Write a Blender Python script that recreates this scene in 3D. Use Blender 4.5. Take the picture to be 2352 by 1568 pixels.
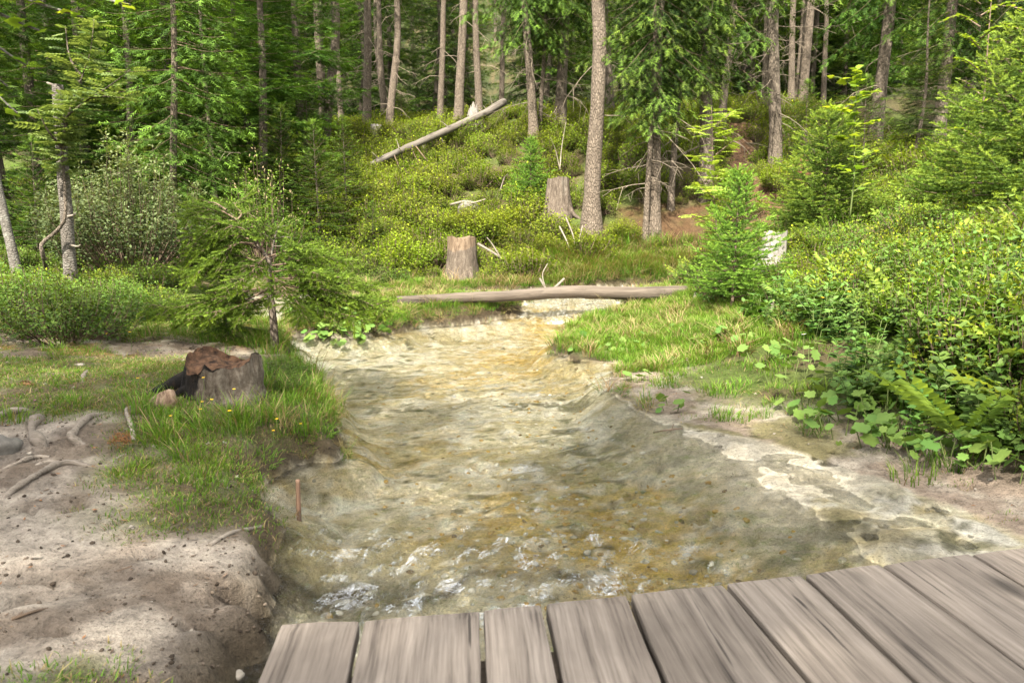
import bpy, math, random
import numpy as np
from mathutils import Vector, Matrix, Euler

for o in list(bpy.data.objects):
    bpy.data.objects.remove(o)
SC = bpy.context.scene
COL = SC.collection
PI = math.pi

# ------------------------------------------------------------------ camera, sky, sun, exposure
FPX = 1699.0                      # focal length in pixels of a 2352 px wide frame
PITCH = math.atan(256 / FPX)
CAMZ = 1.3                        # above the water of the lower pool
cam_d = bpy.data.cameras.new('camera')
cam = bpy.data.objects.new('camera', cam_d)
COL.objects.link(cam)
cam.location = (0, 0, CAMZ)
cam.rotation_euler = (PI / 2 - PITCH, 0, 0)
cam_d.sensor_width = 36.0
cam_d.lens = 36.0 * FPX / 2352
cam_d.clip_start = 0.05
cam_d.clip_end = 600
cam_d.dof.use_dof = True
cam_d.dof.focus_distance = 10.5
cam_d.dof.aperture_fstop = 6.3
SC.camera = cam

SUN = Vector((-0.17, -0.64, 0.75)).normalized()      # towards the sun
world = bpy.data.worlds.new('World')
SC.world = world
world.use_nodes = True
wn = world.node_tree.nodes
sky = wn.new('ShaderNodeTexSky')
sky.sky_type = 'NISHITA'
sky.sun_disc = False
sky.sun_elevation = math.asin(SUN.z)
sky.sun_rotation = math.atan2(SUN.x, SUN.y)
sky.air_density = 0.75
sky.dust_density = 9.0
sky.ozone_density = 0.2
wl = world.node_tree.links.new                        # thin bright cloud veil over the whole sky
wtc = wn.new('ShaderNodeTexCoord'); wno = wn.new('ShaderNodeTexNoise'); wno.inputs['Scale'].default_value = 2.2; wno.inputs['Detail'].default_value = 5.0
wl(wtc.outputs['Generated'], wno.inputs['Vector'])
wmr = wn.new('ShaderNodeMapRange'); wmr.inputs['From Min'].default_value = .35; wmr.inputs['From Max'].default_value = .65; wmr.inputs['To Min'].default_value = .45; wmr.inputs['To Max'].default_value = .92
wl(wno.outputs['Fac'], wmr.inputs['Value'])
wmx = wn.new('ShaderNodeMix'); wmx.data_type = 'RGBA'
wl(wmr.outputs[0], wmx.inputs[0]); wl(sky.outputs[0], wmx.inputs[6]); wmx.inputs[7].default_value = (7.2, 7.2, 7.0, 1)
wl(wmx.outputs[2], wn['Background'].inputs[0])
wn['Background'].inputs[1].default_value = 0.12
sun_d = bpy.data.lights.new('sun', 'SUN')
sun_d.energy = 4.6
sun_d.angle = math.radians(0.6)
sun_d.color = (1.0, 0.93, 0.80)
sun = bpy.data.objects.new('sun', sun_d)
COL.objects.link(sun)
sun.rotation_euler = (-SUN).to_track_quat('-Z', 'Y').to_euler()
sun.location = (-10, -12, 25)
SC.view_settings.view_transform = 'Standard'
SC.view_settings.look = 'None'
SC.view_settings.gamma = 1.0
SC.view_settings.use_curve_mapping = False
SC.view_settings.exposure = 2.0
SC.cycles.use_denoising = True
SC.cycles.max_bounces = 6
SC.cycles.diffuse_bounces = 3
SC.cycles.glossy_bounces = 3
SC.cycles.transmission_bounces = 5
SC.cycles.transparent_max_bounces = 10
SC.cycles.sample_clamp_indirect = 6.0

# ------------------------------------------------------------------ helpers: geometry
CT, ST = math.cos(PITCH), math.sin(PITCH)
def ray(px, py):
    u = (px - 1176) / FPX
    v = (784 - py) / FPX
    return u, CT + v * ST, -ST + v * CT
def at(px, py, Y):
    a, b, c = ray(px, py)
    t = Y / b
    return np.array((a * t, Y, CAMZ + c * t))
def atz(px, py, z):
    a, b, c = ray(px, py)
    t = (z - CAMZ) / c
    return np.array((a * t, b * t, z))
def px_x(px, Y):
    return (px - 1176) / FPX * Y * 1.0

def hsh(ix, iy, iz, seed):
    h = (ix.astype(np.int64) * 374761393 + iy.astype(np.int64) * 668265263 + iz.astype(np.int64) * 2147483647 + seed * 974711) & 0xffffffff
    h = ((h ^ (h >> 13)) * 1274126177) & 0xffffffff
    h = ((h ^ (h >> 16)) * 2246822519) & 0xffffffff
    return ((h ^ (h >> 15)) & 0xffff) / 65535.0
def vn(x, y, z=None, seed=0):
    x = np.asarray(x, float); y = np.asarray(y, float)
    z = np.zeros_like(x) if z is None else np.asarray(z, float)
    ix, iy, iz = np.floor(x), np.floor(y), np.floor(z)
    fx, fy, fz = x - ix, y - iy, z - iz
    fx, fy, fz = [t * t * (3 - 2 * t) for t in (fx, fy, fz)]
    r = 0
    for a in (0, 1):
        for b in (0, 1):
            for c in (0, 1):
                w = (fx if a else 1 - fx) * (fy if b else 1 - fy) * (fz if c else 1 - fz)
                r = r + w * hsh(ix + a, iy + b, iz + c, seed)
    return r * 2 - 1
def fbm(x, y, z=None, seed=0, octv=4, gain=.5):
    r, a, s = 0, 1.0, 1.0
    for k in range(octv):
        r = r + a * vn(np.asarray(x) * s, np.asarray(y) * s, None if z is None else np.asarray(z) * s, seed + k * 17)
        a *= gain; s *= 2.03
    return r
def sst(a, b, x):
    t = np.clip((np.asarray(x, float) - a) / (b - a), 0, 1)
    return t * t * (3 - 2 * t)

class MB:
    """collects numpy verts / faces into one mesh; tint = a colour variation value per vertex"""
    def __init__(s):
        s.V = []; s.T = []; s.F = []; s.n = 0
    def add(s, V, faces, mat=0, tint=0.0, smooth=False):
        V = np.asarray(V, float).reshape(-1, 3)
        t = np.broadcast_to(np.asarray(tint, float), (len(V),))
        faces = np.asarray(faces, np.int64)
        s.V.append(V); s.T.append(t); s.F.append((faces + s.n, mat, smooth)); s.n += len(V)
    def mesh(s, name, mats):
        me = bpy.data.meshes.new(name)
        if not s.V:
            return me
        V = np.concatenate(s.V).astype(np.float32)
        T = np.concatenate(s.T).astype(np.float32)
        loops = []; starts = []; tot = []; mi = []; sm = []; p = 0
        for F, m, smo in s.F:
            if len(F) == 0: continue
            k = F.shape[1]
            loops.append(F.ravel()); starts.append(p + np.arange(len(F)) * k); tot.append(np.full(len(F), k))
            mi.append(np.full(len(F), m)); sm.append(np.full(len(F), smo)); p += F.size
        loops = np.concatenate(loops).astype(np.int32)
        starts = np.concatenate(starts).astype(np.int32)
        me.vertices.add(len(V)); me.vertices.foreach_set('co', V.ravel())
        me.loops.add(len(loops)); me.loops.foreach_set('vertex_index', loops)
        me.polygons.add(len(starts)); me.polygons.foreach_set('loop_start', starts)
        me.polygons.foreach_set('loop_total', np.concatenate(tot).astype(np.int32))
        for m in mats: me.materials.append(m)
        me.polygons.foreach_set('material_index', np.concatenate(mi).astype(np.int32))
        me.polygons.foreach_set('use_smooth', np.concatenate(sm).astype(bool))
        a = me.attributes.new('tint', 'FLOAT', 'POINT'); a.data.foreach_set('value', T)
        me.update(calc_edges=True)
        return me
    def obj(s, name, mats, parent=None, link=True):
        o = bpy.data.objects.new(name, s.mesh(name, mats if isinstance(mats, (list, tuple)) else [mats]))
        if link: COL.objects.link(o)
        if parent: o.parent = parent
        return o

def nrm(a):
    a = np.asarray(a, float)
    return a / np.maximum(np.linalg.norm(a, axis=-1, keepdims=True), 1e-9)
def frames(D, roll=None, up=(0, 0, 1)):
    """rotation matrices (n,3,3), columns x=D, y=side, z=up"""
    D = nrm(D)
    U = np.broadcast_to(np.asarray(up, float), D.shape)
    S = np.cross(U, D)
    bad = np.linalg.norm(S, axis=1) < 1e-4
    S[bad] = (1, 0, 0)
    S = nrm(S); N = np.cross(D, S)
    if roll is not None:
        c, s_ = np.cos(roll)[:, None], np.sin(roll)[:, None]
        S, N = S * c + N * s_, N * c - S * s_
    return np.stack([D, S, N], axis=2)
def stamp(mb, TV, TF, P, D, scale, roll=None, mat=0, tint=0.0, ttint=None, smooth=False, up=(0, 0, 1), sy=None):
    """replicate template (TV,TF) at every P, x axis along D"""
    P = np.asarray(P, float); n = len(P)
    if n == 0: return
    R = frames(np.asarray(D, float), roll, up)
    sc = np.broadcast_to(np.asarray(scale, float), (n,))
    T = np.asarray(TV, float)
    if sy is not None:
        T = T * np.array((1, sy, sy))
    V = np.einsum('nij,kj->nki', R, T) * sc[:, None, None] + P[:, None, :]
    k = len(TV)
    F = (np.asarray(TF)[None] + (np.arange(n) * k)[:, None, None]).reshape(-1, np.asarray(TF).shape[1])
    t = np.broadcast_to(np.asarray(tint, float), (n,))[:, None] + (0 if ttint is None else np.asarray(ttint)[None])
    t = np.broadcast_to(t, (n, k))
    mb.add(V.reshape(-1, 3), F, mat, t.ravel(), smooth)
def tube(mb, pts, radii, sides=8, mat=0, tint=0.0, smooth=True, rough=0.0, rfreq=6.0, seed=0, cap=True, flute=0.0, nfl=5):
    pts = np.asarray(pts, float); n = len(pts)
    radii = np.broadcast_to(np.asarray(radii, float), (n,))
    T = nrm(np.gradient(pts, axis=0))
    ref = np.array((0, 0, 1.0)) if abs(T[0][2]) < .9 else np.array((1.0, 0, 0))
    S = nrm(np.cross(ref, T[0])); Ss = [S]
    for i in range(1, n):
        S = S - T[i] * np.dot(S, T[i]); S = S / max(np.linalg.norm(S), 1e-9); Ss.append(S)
    Ss = np.array(Ss); N = np.cross(T, Ss)
    a = np.linspace(0, 2 * PI, sides, endpoint=False)
    ca, sa = np.cos(a), np.sin(a)
    dirs = Ss[:, None, :] * ca[None, :, None] + N[:, None, :] * sa[None, :, None]
    R = np.repeat(radii[:, None], sides, 1)
    if rough:
        q = pts[:, None, :] + dirs * radii[:, None, None]
        R = R * (1 + rough * fbm(q[..., 0] * rfreq, q[..., 1] * rfreq, q[..., 2] * rfreq * .55, seed=seed, octv=3))
    if flute:
        R = R * (1 + flute * np.cos(a * nfl + seed)[None] )
    V = pts[:, None, :] + dirs * R[..., None]
    i = np.arange(n - 1)[:, None] * sides; j = np.arange(sides)[None]; j2 = (j + 1) % sides
    F = np.stack([i + j, i + j2, i + sides + j2, i + sides + j], -1).reshape(-1, 4)
    tt = np.repeat(np.broadcast_to(np.asarray(tint, float), (n,)), sides)
    mb.add(V.reshape(-1, 3), F, mat, tt, smooth)
    if cap:
        base = mb.n - n * sides
        for (o0, flip, c) in ((0, True, pts[0]), ((n - 1) * sides, False, pts[-1])):
            mb.V.append(c[None]); mb.T.append(np.array([float(tt[0])])); ci = mb.n; mb.n += 1
            idx = base + o0 + np.arange(sides); nx = base + o0 + (np.arange(sides) + 1) % sides
            f = np.stack([nx, idx, np.full(sides, ci)], -1) if flip else np.stack([idx, nx, np.full(sides, ci)], -1)
            mb.F.append((f, mat, False))
def smooth_path(pts, n=24):
    """Catmull-Rom through the points"""
    p = np.asarray(pts, float)
    p = np.vstack([2 * p[0] - p[1], p, 2 * p[-1] - p[-2]])
    m = len(p) - 3
    t = np.linspace(0, m - 1e-6, n); i = t.astype(int); f = (t - i)[:, None]
    a, b, c, d = p[i], p[i + 1], p[i + 2], p[i + 3]
    return .5 * ((2 * b) + (c - a) * f + (2 * a - 5 * b + 4 * c - d) * f ** 2 + (3 * b - a - 3 * c + d) * f ** 3)

# ------------------------------------------------------------------ helpers: objects
def tag(o, label=None, cat=None, group=None, kind=None):
    if label: o['label'] = label
    if cat: o['category'] = cat
    if group: o['group'] = group
    if kind: o['kind'] = kind
    return o
def empty(name, loc=(0, 0, 0), rz=0.0):
    o = bpy.data.objects.new(name, None); COL.objects.link(o)
    o.location = loc; o.rotation_euler = (0, 0, rz); o.empty_display_size = .1
    return o
def inst(name, me, parent=None, loc=(0, 0, 0), rot=(0, 0, 0), sc=1.0):
    o = bpy.data.objects.new(name, me); COL.objects.link(o)
    if parent: o.parent = parent
    o.location = loc; o.rotation_euler = rot
    o.scale = (sc, sc, sc) if np.isscalar(sc) else sc
    return o

# ------------------------------------------------------------------ helpers: materials
def newmat(name):
    m = bpy.data.materials.new(name); m.use_nodes = True
    nt = m.node_tree; nt.nodes.clear()
    out = nt.nodes.new('ShaderNodeOutputMaterial')
    return m, nt, out
def N(nt, typ, ins=None, **kw):
    n = nt.nodes.new(typ)
    for k, v in kw.items(): setattr(n, k, v)
    if ins:
        for k, v in ins.items():
            s = n.inputs[k]
            if isinstance(v, bpy.types.NodeSocket): nt.links.new(v, s)
            else: s.default_value = v
    return n
def ramp(nt, fac, stops):
    r = nt.nodes.new('ShaderNodeValToRGB')
    while len(r.color_ramp.elements) < len(stops): r.color_ramp.elements.new(.5)
    for e, (p, c) in zip(r.color_ramp.elements, stops):
        e.position = p; e.color = (*c, 1)
    nt.links.new(fac, r.inputs[0])
    return r.outputs[0]
def mixc(nt, f, a, b, mode='MIX'):
    n = nt.nodes.new('ShaderNodeMix'); n.data_type = 'RGBA'; n.blend_type = mode
    for s, v in ((n.inputs[0], f), (n.inputs[6], a), (n.inputs[7], b)):
        if isinstance(v, bpy.types.NodeSocket): nt.links.new(v, s)
        elif np.isscalar(v): s.default_value = v
        else: s.default_value = (*v, 1)
    return n.outputs[2]
def math_(nt, op, a, b=0.0, c=0.0):
    n = nt.nodes.new('ShaderNodeMath'); n.operation = op
    for s, v in zip(n.inputs, (a, b, c)):
        if isinstance(v, bpy.types.NodeSocket): nt.links.new(v, s)
        else: s.default_value = v
    return n.outputs[0]
def noise(nt, scale, detail=4, rough=.55, vec=None, dist=0.0):
    n = N(nt, 'ShaderNodeTexNoise', {'Scale': scale, 'Detail': detail, 'Roughness': rough, 'Distortion': dist})
    if vec is not None: nt.links.new(vec, n.inputs['Vector'])
    return n.outputs['Fac']

def leafmat(name, dark, light, trans=.35, rough=.55, spec=.3, vary=.25, hue=0.02):
    """foliage: colour from old (tint 0) to fresh (tint 1) leaf, some light passes through the blade"""
    m, nt, out = newmat(name)
    at_ = N(nt, 'ShaderNodeAttribute', attribute_name='tint').outputs['Fac']
    oi = N(nt, 'ShaderNodeObjectInfo').outputs['Random']
    geo = N(nt, 'ShaderNodeNewGeometry')
    rnd = geo.outputs['Random Per Island']
    f = math_(nt, 'ADD', at_, math_(nt, 'MULTIPLY', math_(nt, 'SUBTRACT', rnd, .5), .28))
    f = math_(nt, 'ADD', f, math_(nt, 'MULTIPLY', math_(nt, 'SUBTRACT', oi, .5), .3))
    fc = N(nt, 'ShaderNodeClamp', {'Value': f}).outputs[0]
    c = mixc(nt, fc, dark, light)
    hs = N(nt, 'ShaderNodeHueSaturation', {'Color': c})
    nt.links.new(math_(nt, 'ADD', .5 - hue, math_(nt, 'MULTIPLY', oi, hue * 2)), hs.inputs['Hue'])
    nt.links.new(math_(nt, 'ADD', 1 - vary, math_(nt, 'MULTIPLY', rnd, 2 * vary)), hs.inputs['Value'])
    c = hs.outputs[0]
    p = N(nt, 'ShaderNodeBsdfPrincipled', {'Base Color': c, 'Roughness': rough + .12, 'Specular IOR Level': spec * .55})
    t = N(nt, 'ShaderNodeBsdfTranslucent')
    tc = mixc(nt, 1.0, c, (1.25, 1.15, .55), 'MULTIPLY')
    nt.links.new(tc, t.inputs[0])
    mx = N(nt, 'ShaderNodeMixShader', {0: trans, 1: p.outputs[0], 2: t.outputs[0]})
    nt.links.new(mx.outputs[0], out.inputs[0])
    return m
def barkmat(name, dark, mid, light, scale=9.0, zs=.45, bump=.6, lichen=None, moss=None):
    m, nt, out = newmat(name)
    tc = N(nt, 'ShaderNodeTexCoord').outputs['Object']
    mp = N(nt, 'ShaderNodeMapping', {'Vector': tc, 'Scale': (1, 1, zs)}).outputs[0]
    v = N(nt, 'ShaderNodeTexVoronoi', {'Vector': mp, 'Scale': scale * 3.2, 'Randomness': 1.0}, feature='DISTANCE_TO_EDGE').outputs['Distance']
    n1 = noise(nt, scale * 2.2, 6, .65, mp, .6)
    n2 = noise(nt, scale * .35, 3, .5, mp)
    n3 = noise(nt, scale * 9, 4, .6, mp)
    crack = N(nt, 'ShaderNodeMapRange', {'Value': math_(nt, 'ADD', v, math_(nt, 'MULTIPLY', math_(nt, 'SUBTRACT', n1, .5), .22)), 'From Min': 0.0, 'From Max': .22}).outputs[0]
    c = ramp(nt, n1, [(.28, dark), (.5, mid), (.72, light)])
    c = mixc(nt, math_(nt, 'MULTIPLY', math_(nt, 'SUBTRACT', 1.0, crack), .65), c, tuple(x * .45 for x in dark))
    c = mixc(nt, math_(nt, 'MULTIPLY', n3, .5), c, light)
    if lichen:
        k = N(nt, 'ShaderNodeMapRange', {'Value': noise(nt, scale * 1.3, 5, .7, tc), 'From Min': .54, 'From Max': .66}).outputs[0]
        c = mixc(nt, math_(nt, 'MULTIPLY', k, .7), c, lichen)
    if moss:
        k = N(nt, 'ShaderNodeMapRange', {'Value': n2, 'From Min': .5, 'From Max': .68}).outputs[0]
        c = mixc(nt, math_(nt, 'MULTIPLY', k, .8), c, moss)
    hgt = math_(nt, 'ADD', math_(nt, 'MULTIPLY', crack, .6), math_(nt, 'MULTIPLY', n1, .7))
    b = N(nt, 'ShaderNodeBump', {'Height': hgt, 'Strength': bump, 'Distance': .03}).outputs[0]
    p = N(nt, 'ShaderNodeBsdfPrincipled', {'Base Color': c, 'Roughness': .9, 'Specular IOR Level': .15, 'Normal': b})
    nt.links.new(p.outputs[0], out.inputs[0])
    return m
def woodmat(name, dark, mid, light, axis=1, scale=1.0, bump=.4, stain=None, rough=.8, knots=True):
    """weathered wood, grain along the object's AXIS (0 x, 1 y, 2 z)"""
    m, nt, out = newmat(name)
    tc = N(nt, 'ShaderNodeTexCoord').outputs['Object']
    oi = N(nt, 'ShaderNodeObjectInfo').outputs['Random']
    off = N(nt, 'ShaderNodeCombineXYZ', {0: math_(nt, 'MULTIPLY', oi, 37.0), 1: math_(nt, 'MULTIPLY', oi, 11.0), 2: math_(nt, 'MULTIPLY', oi, 5.0)}).outputs[0]
    v = N(nt, 'ShaderNodeVectorMath', {0: tc, 1: off}, operation='ADD').outputs[0]
    s = [34 * scale] * 3; s[axis] = 1.0 * scale
    wv = noise(nt, 3.0 * scale, 2, .5, v)
    warp = N(nt, 'ShaderNodeVectorMath', {0: v}, operation='ADD')
    wcol = N(nt, 'ShaderNodeTexNoise', {'Vector': v, 'Scale': 4.0 * scale, 'Detail': 2.0}).outputs['Color']
    sc_ = N(nt, 'ShaderNodeVectorMath', {0: wcol}, operation='SCALE'); sc_.inputs['Scale'].default_value = .012 / scale
    nt.links.new(sc_.outputs[0], warp.inputs[1])
    g = N(nt, 'ShaderNodeMapping', {'Vector': warp.outputs[0], 'Scale': tuple(s)}).outputs[0]
    n1 = noise(nt, 1.0, 7, .68, g)
    g2 = N(nt, 'ShaderNodeMapping', {'Vector': warp.outputs[0], 'Scale': tuple(x * 3.5 for x in s)}).outputs[0]
    n2 = noise(nt, 1.0, 4, .6, g2)
    n3 = noise(nt, 2.2 * scale, 4, .6, v)
    fac = math_(nt, 'ADD', math_(nt, 'MULTIPLY', n1, .65), math_(nt, 'MULTIPLY', n2, .35))
    c = ramp(nt, fac, [(.33, dark), (.46, mid), (.68, light)])
    ck = N(nt, 'ShaderNodeMapRange', {'Value': noise(nt, 1.0, 3, .5, N(nt, 'ShaderNodeMapping', {'Vector': warp.outputs[0], 'Scale': tuple(x * 1.3 for x in s)}).outputs[0]), 'From Min': .66, 'From Max': .69}).outputs[0]
    c = mixc(nt, math_(nt, 'MULTIPLY', ck, .8), c, tuple(x * .5 for x in dark))
    c = mixc(nt, N(nt, 'ShaderNodeMapRange', {'Value': n3, 'From Min': .45, 'From Max': .7, 'To Max': .45}).outputs[0], c, stain or tuple(x * .6 for x in mid))
    if knots:
        ks = [1.0, 1.0, 1.0]; ks[axis] = .45
        kv = N(nt, 'ShaderNodeMapping', {'Vector': warp.outputs[0], 'Scale': tuple(k * 4.2 * scale for k in ks)}).outputs[0]
        kd = N(nt, 'ShaderNodeTexVoronoi', {'Vector': kv, 'Scale': 1.0}).outputs['Distance']
        kk = N(nt, 'ShaderNodeMapRange', {'Value': kd, 'From Min': .20, 'From Max': .07}).outputs[0]
        c = mixc(nt, math_(nt, 'MULTIPLY', kk, .75), c, tuple(x * .5 for x in dark))
    tone = N(nt, 'ShaderNodeHueSaturation', {'Color': c})
    nt.links.new(math_(nt, 'ADD', .84, math_(nt, 'MULTIPLY', oi, .32)), tone.inputs['Value'])
    b = N(nt, 'ShaderNodeBump', {'Height': fac, 'Strength': bump, 'Distance': .01}).outputs[0]
    p = N(nt, 'ShaderNodeBsdfPrincipled', {'Base Color': tone.outputs[0], 'Roughness': rough, 'Specular IOR Level': .25, 'Normal': b})
    nt.links.new(p.outputs[0], out.inputs[0])
    return m
def plainmat(name, col, rough=.85, var=.3, scale=14, col2=None, bump=.3, spec=.2):
    m, nt, out = newmat(name)
    tc = N(nt, 'ShaderNodeTexCoord').outputs['Object']
    n1 = noise(nt, scale, 5, .65, tc)
    c = mixc(nt, N(nt, 'ShaderNodeMapRange', {'Value': n1, 'From Min': .32, 'From Max': .68}).outputs[0], tuple(x * (1 - var) for x in col), col2 or tuple(x * (1 + var) for x in col))
    oi = N(nt, 'ShaderNodeObjectInfo').outputs['Random']
    hs = N(nt, 'ShaderNodeHueSaturation', {'Color': c})
    nt.links.new(math_(nt, 'ADD', .8, math_(nt, 'MULTIPLY', oi, .4)), hs.inputs['Value'])
    b = N(nt, 'ShaderNodeBump', {'Height': n1, 'Strength': bump, 'Distance': .01}).outputs[0]
    p = N(nt, 'ShaderNodeBsdfPrincipled', {'Base Color': hs.outputs[0], 'Roughness': rough, 'Specular IOR Level': spec, 'Normal': b})
    nt.links.new(p.outputs[0], out.inputs[0])
    return m

M = {}
M['spruce'] = leafmat('spruce needles', (.011, .032, .008), (.145, .245, .032), .30, .5, .25)  # dark end: old needles plus the shade of crown gaps, put into colour
M['spruce_lit'] = leafmat('lit young spruce needles', (.05, .11, .018), (.21, .31, .04), .34, .5, .25)  # brighter copy of the spruce needles, light put into the colour
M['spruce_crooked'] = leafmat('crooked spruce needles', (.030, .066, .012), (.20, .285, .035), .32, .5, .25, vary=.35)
M['spruce_dead'] = plainmat('dead spruce twigs', (.20, .165, .125), .9, .3)
M['bilberry'] = leafmat('bilberry leaves', (.06, .105, .010), (.27, .34, .020), .40, .45, .35)
M['shrub'] = leafmat('green shrub leaves', (.04, .090, .014), (.15, .225, .028), .36, .45, .35)
M['willow'] = leafmat('grey willow leaves', (.06, .09, .035), (.20, .24, .105), .30, .6, .25)
M['catkin'] = plainmat('dry catkins', (.30, .24, .14), .9, .3)
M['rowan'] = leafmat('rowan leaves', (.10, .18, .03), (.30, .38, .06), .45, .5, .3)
M['rowan_dim'] = leafmat('shaded rowan leaves', (.07, .13, .04), (.18, .26, .08), .4, .5, .3)  # dimmer copy of the rowan leaves, shade put into the colour
M['maple'] = leafmat('maple leaves', (.08, .16, .02), (.27, .36, .035), .48, .45, .35)
M['birch_leaf'] = leafmat('birch leaves', (.08, .155, .02), (.24, .33, .035), .42, .45, .35)
M['herb'] = leafmat('broad herb leaves', (.045, .105, .022), (.12, .205, .04), .33, .42, .4)
M['colt'] = leafmat('coltsfoot leaves', (.065, .135, .028), (.15, .24, .05), .30, .5, .35)
M['grass'] = leafmat('grass blades', (.05, .12, .012), (.15, .25, .024), .35, .5, .3)
M['straw'] = leafmat('dry grass blades', (.17, .125, .06), (.30, .24, .12), .25, .7, .15)
M['stem'] = plainmat('green stems', (.10, .13, .04), .7, .2)
M['twig'] = plainmat('brown twigs', (.12, .085, .06), .9, .3)
M['deadwood'] = woodmat('bleached deadwood', (.075, .06, .047), (.165, .14, .112), (.28, .245, .205), 0, 1.2, .5, knots=False)
M['bark_spruce'] = barkmat('spruce bark', (.055, .041, .031), (.135, .106, .080), (.24, .20, .158), 9, .4, .9)
M['bark_dark'] = barkmat('dark spruce bark', (.05, .04, .032), (.115, .092, .072), (.19, .16, .125), 9, .4, .7)
M['bark_warm'] = barkmat('warm brown bark', (.085, .058, .04), (.165, .118, .084), (.25, .19, .145), 8, .35, .6)
M['bark_grey'] = barkmat('grey broadleaf bark', (.055, .05, .042), (.115, .105, .09), (.20, .185, .165), 6, 1.8, .5, lichen=(.24, .24, .21))
M['bark_snag'] = barkmat('peeling grey bark', (.045, .037, .03), (.115, .10, .085), (.22, .20, .175), 7, 2.4, .8, lichen=(.25, .24, .21))
M['needle_path'] = plainmat('needle litter', (.26, .13, .06), .95, .35)

# ------------------------------------------------------------------ terrain
def poly(*pts):
    return np.array([atz(p[0], p[1], p[2])[:2] if len(p) == 3 else p for p in pts])
LOWER = poly((580, 1480, 0), (640, 1432, 0), (585, 1388, 0), (640, 1340, 0), (612, 1270, 0), (655, 1205, 0), (640, 1165, 0), (580, 1130, 0),
             (640, 1085, 0), (770, 1056, 0), (786, 1010, 0), (742, 918, 0), (684, 872, 0), (665, 800, 0), (640, 779, 0), (700, 772, 0), (800, 778, 0),
             (900, 766, 0), (962, 752, 0), (1080, 745, 0), (1180, 736, 0), (1260, 733, 0), (1345, 738, 0), (1300, 772, 0), (1262, 806, 0), (1320, 826, 0), (1425, 836, 0),
             (1385, 882, 0), (1465, 942, 0), (1570, 978, 0), (1750, 1014, 0), (1900, 1066, 0), (2050, 1112, 0), (2200, 1168, 0), (2352, 1238, 0),
             (3.6, 2.0), (4.2, .8), (3.2, -3), (-.9, -3), (-.75, .9))
BRANCH = poly((548, 762, 0), (498, 716, .15), (515, 690, .2), (700, 676, .2), (880, 676, .2), (880, 690, .2), (690, 714, .2), (655, 738, .1), (652, 766, 0), (648, 790, 0))
UPPER = poly((840, 676, .2), (1050, 669, .2), (1190, 665, .2), (1350, 661, .2), (1500, 657, .2), (1590, 655, .2), (1630, 662, .2), (1540, 670, .2), (1440, 680, .2),
             (1425, 696, .19), (1200, 694, .19), (1150, 684, .2), (900, 691, .2), (840, 692, .2))
CASC = poly((1200, 690, .19), (1428, 690, .19), (1440, 714, .1), (1352, 744, 0), (1186, 744, 0))
def sdf(P, x, y):
    x = np.asarray(x, float); y = np.asarray(y, float)
    d = np.full(x.shape, 1e9); ins = np.zeros(x.shape, bool)
    n = len(P)
    for i in range(n):
        ax, ay = P[i]; bx, by = P[(i + 1) % n]
        ex, ey = bx - ax, by - ay
        t = np.clip(((x - ax) * ex + (y - ay) * ey) / (ex * ex + ey * ey + 1e-12), 0, 1)
        d = np.minimum(d, (x - ax - t * ex) ** 2 + (y - ay - t * ey) ** 2)
        c = ((ay > y) != (by > y)) & (x < ex * (y - ay) / (by - ay + 1e-12) + ax)
        ins ^= c
    d = np.sqrt(d)
    return np.where(ins, -d, d)
def water_d(x, y):
    d = np.minimum(np.minimum(sdf(LOWER, x, y), sdf(BRANCH, x, y)), np.minimum(sdf(UPPER, x, y), sdf(CASC, x, y)))
    return d + .05 * fbm(np.asarray(x) * 3.1, np.asarray(y) * 3.1, seed=5, octv=3) + .035 * fbm(np.asarray(x) * 11, np.asarray(y) * 11, seed=6, octv=2)
def wlevel(x, y):
    x = np.asarray(x, float); y = np.asarray(y, float)
    k = sst(-3.0, .3, x)
    up = .2 * sst(9.2 + 1.2 * k, 10.3 + 1.15 * k, y)
    edge = 2.95 - .10 * np.sin(x * 2.2 + .6) + .06 * vn(x * 4, y * 4, seed=8)
    lo = -.085 * (1 - sst(edge - .22, edge + .10, y)) * (1 - sst(.55, 1.3, x))
    return up + lo
CP = [(-.9, 1.2, .11), (-1.5, 2, .16), (-2.5, 2.5, .26), (-1.2, 3, .11), (-1.6, 4.3, .28), (-3, 4, .38), (-4, 6, .42), (-2.1, 6.3, .28), (-3.6, 8, .34),
      (-6, 9.6, .45), (-5, 12, .55), (-8, 14, .8), (-3.5, 13.9, .42), (-12, 12, 1.2), (-9, 6, .8), (-6, 2, .6), (-3, -3, .4), (-8, -6, .8), (-15, 0, 1.5),
      (-1.9, 9.9, .2), (-1.0, 10.6, .26), (0, 11, .28), (1.9, 10.4, .17), (2.2, 9.0, .24), (1.7, 7.4, .16), (2.0, 5.6, .16),
      (1.75, 3.9, .10), (2.1, 3.2, .12), (3.2, 2.0, .14), (3.0, 4.4, .50), (3.7, 3.6, .62), (4.9, 3.0, 1.1), (3.6, 6.2, .66), (5.0, 6.8, 1.15), (2.9, 8.2, .42), (4.3, 8.2, .85),
      (6.5, 5, 1.6), (7, 9, 1.7), (5.2, 10.5, 1.15), (3.6, 10.6, .66), (4, -3, .5), (10, 0, 2), (10, 12, 2.4)]
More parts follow.
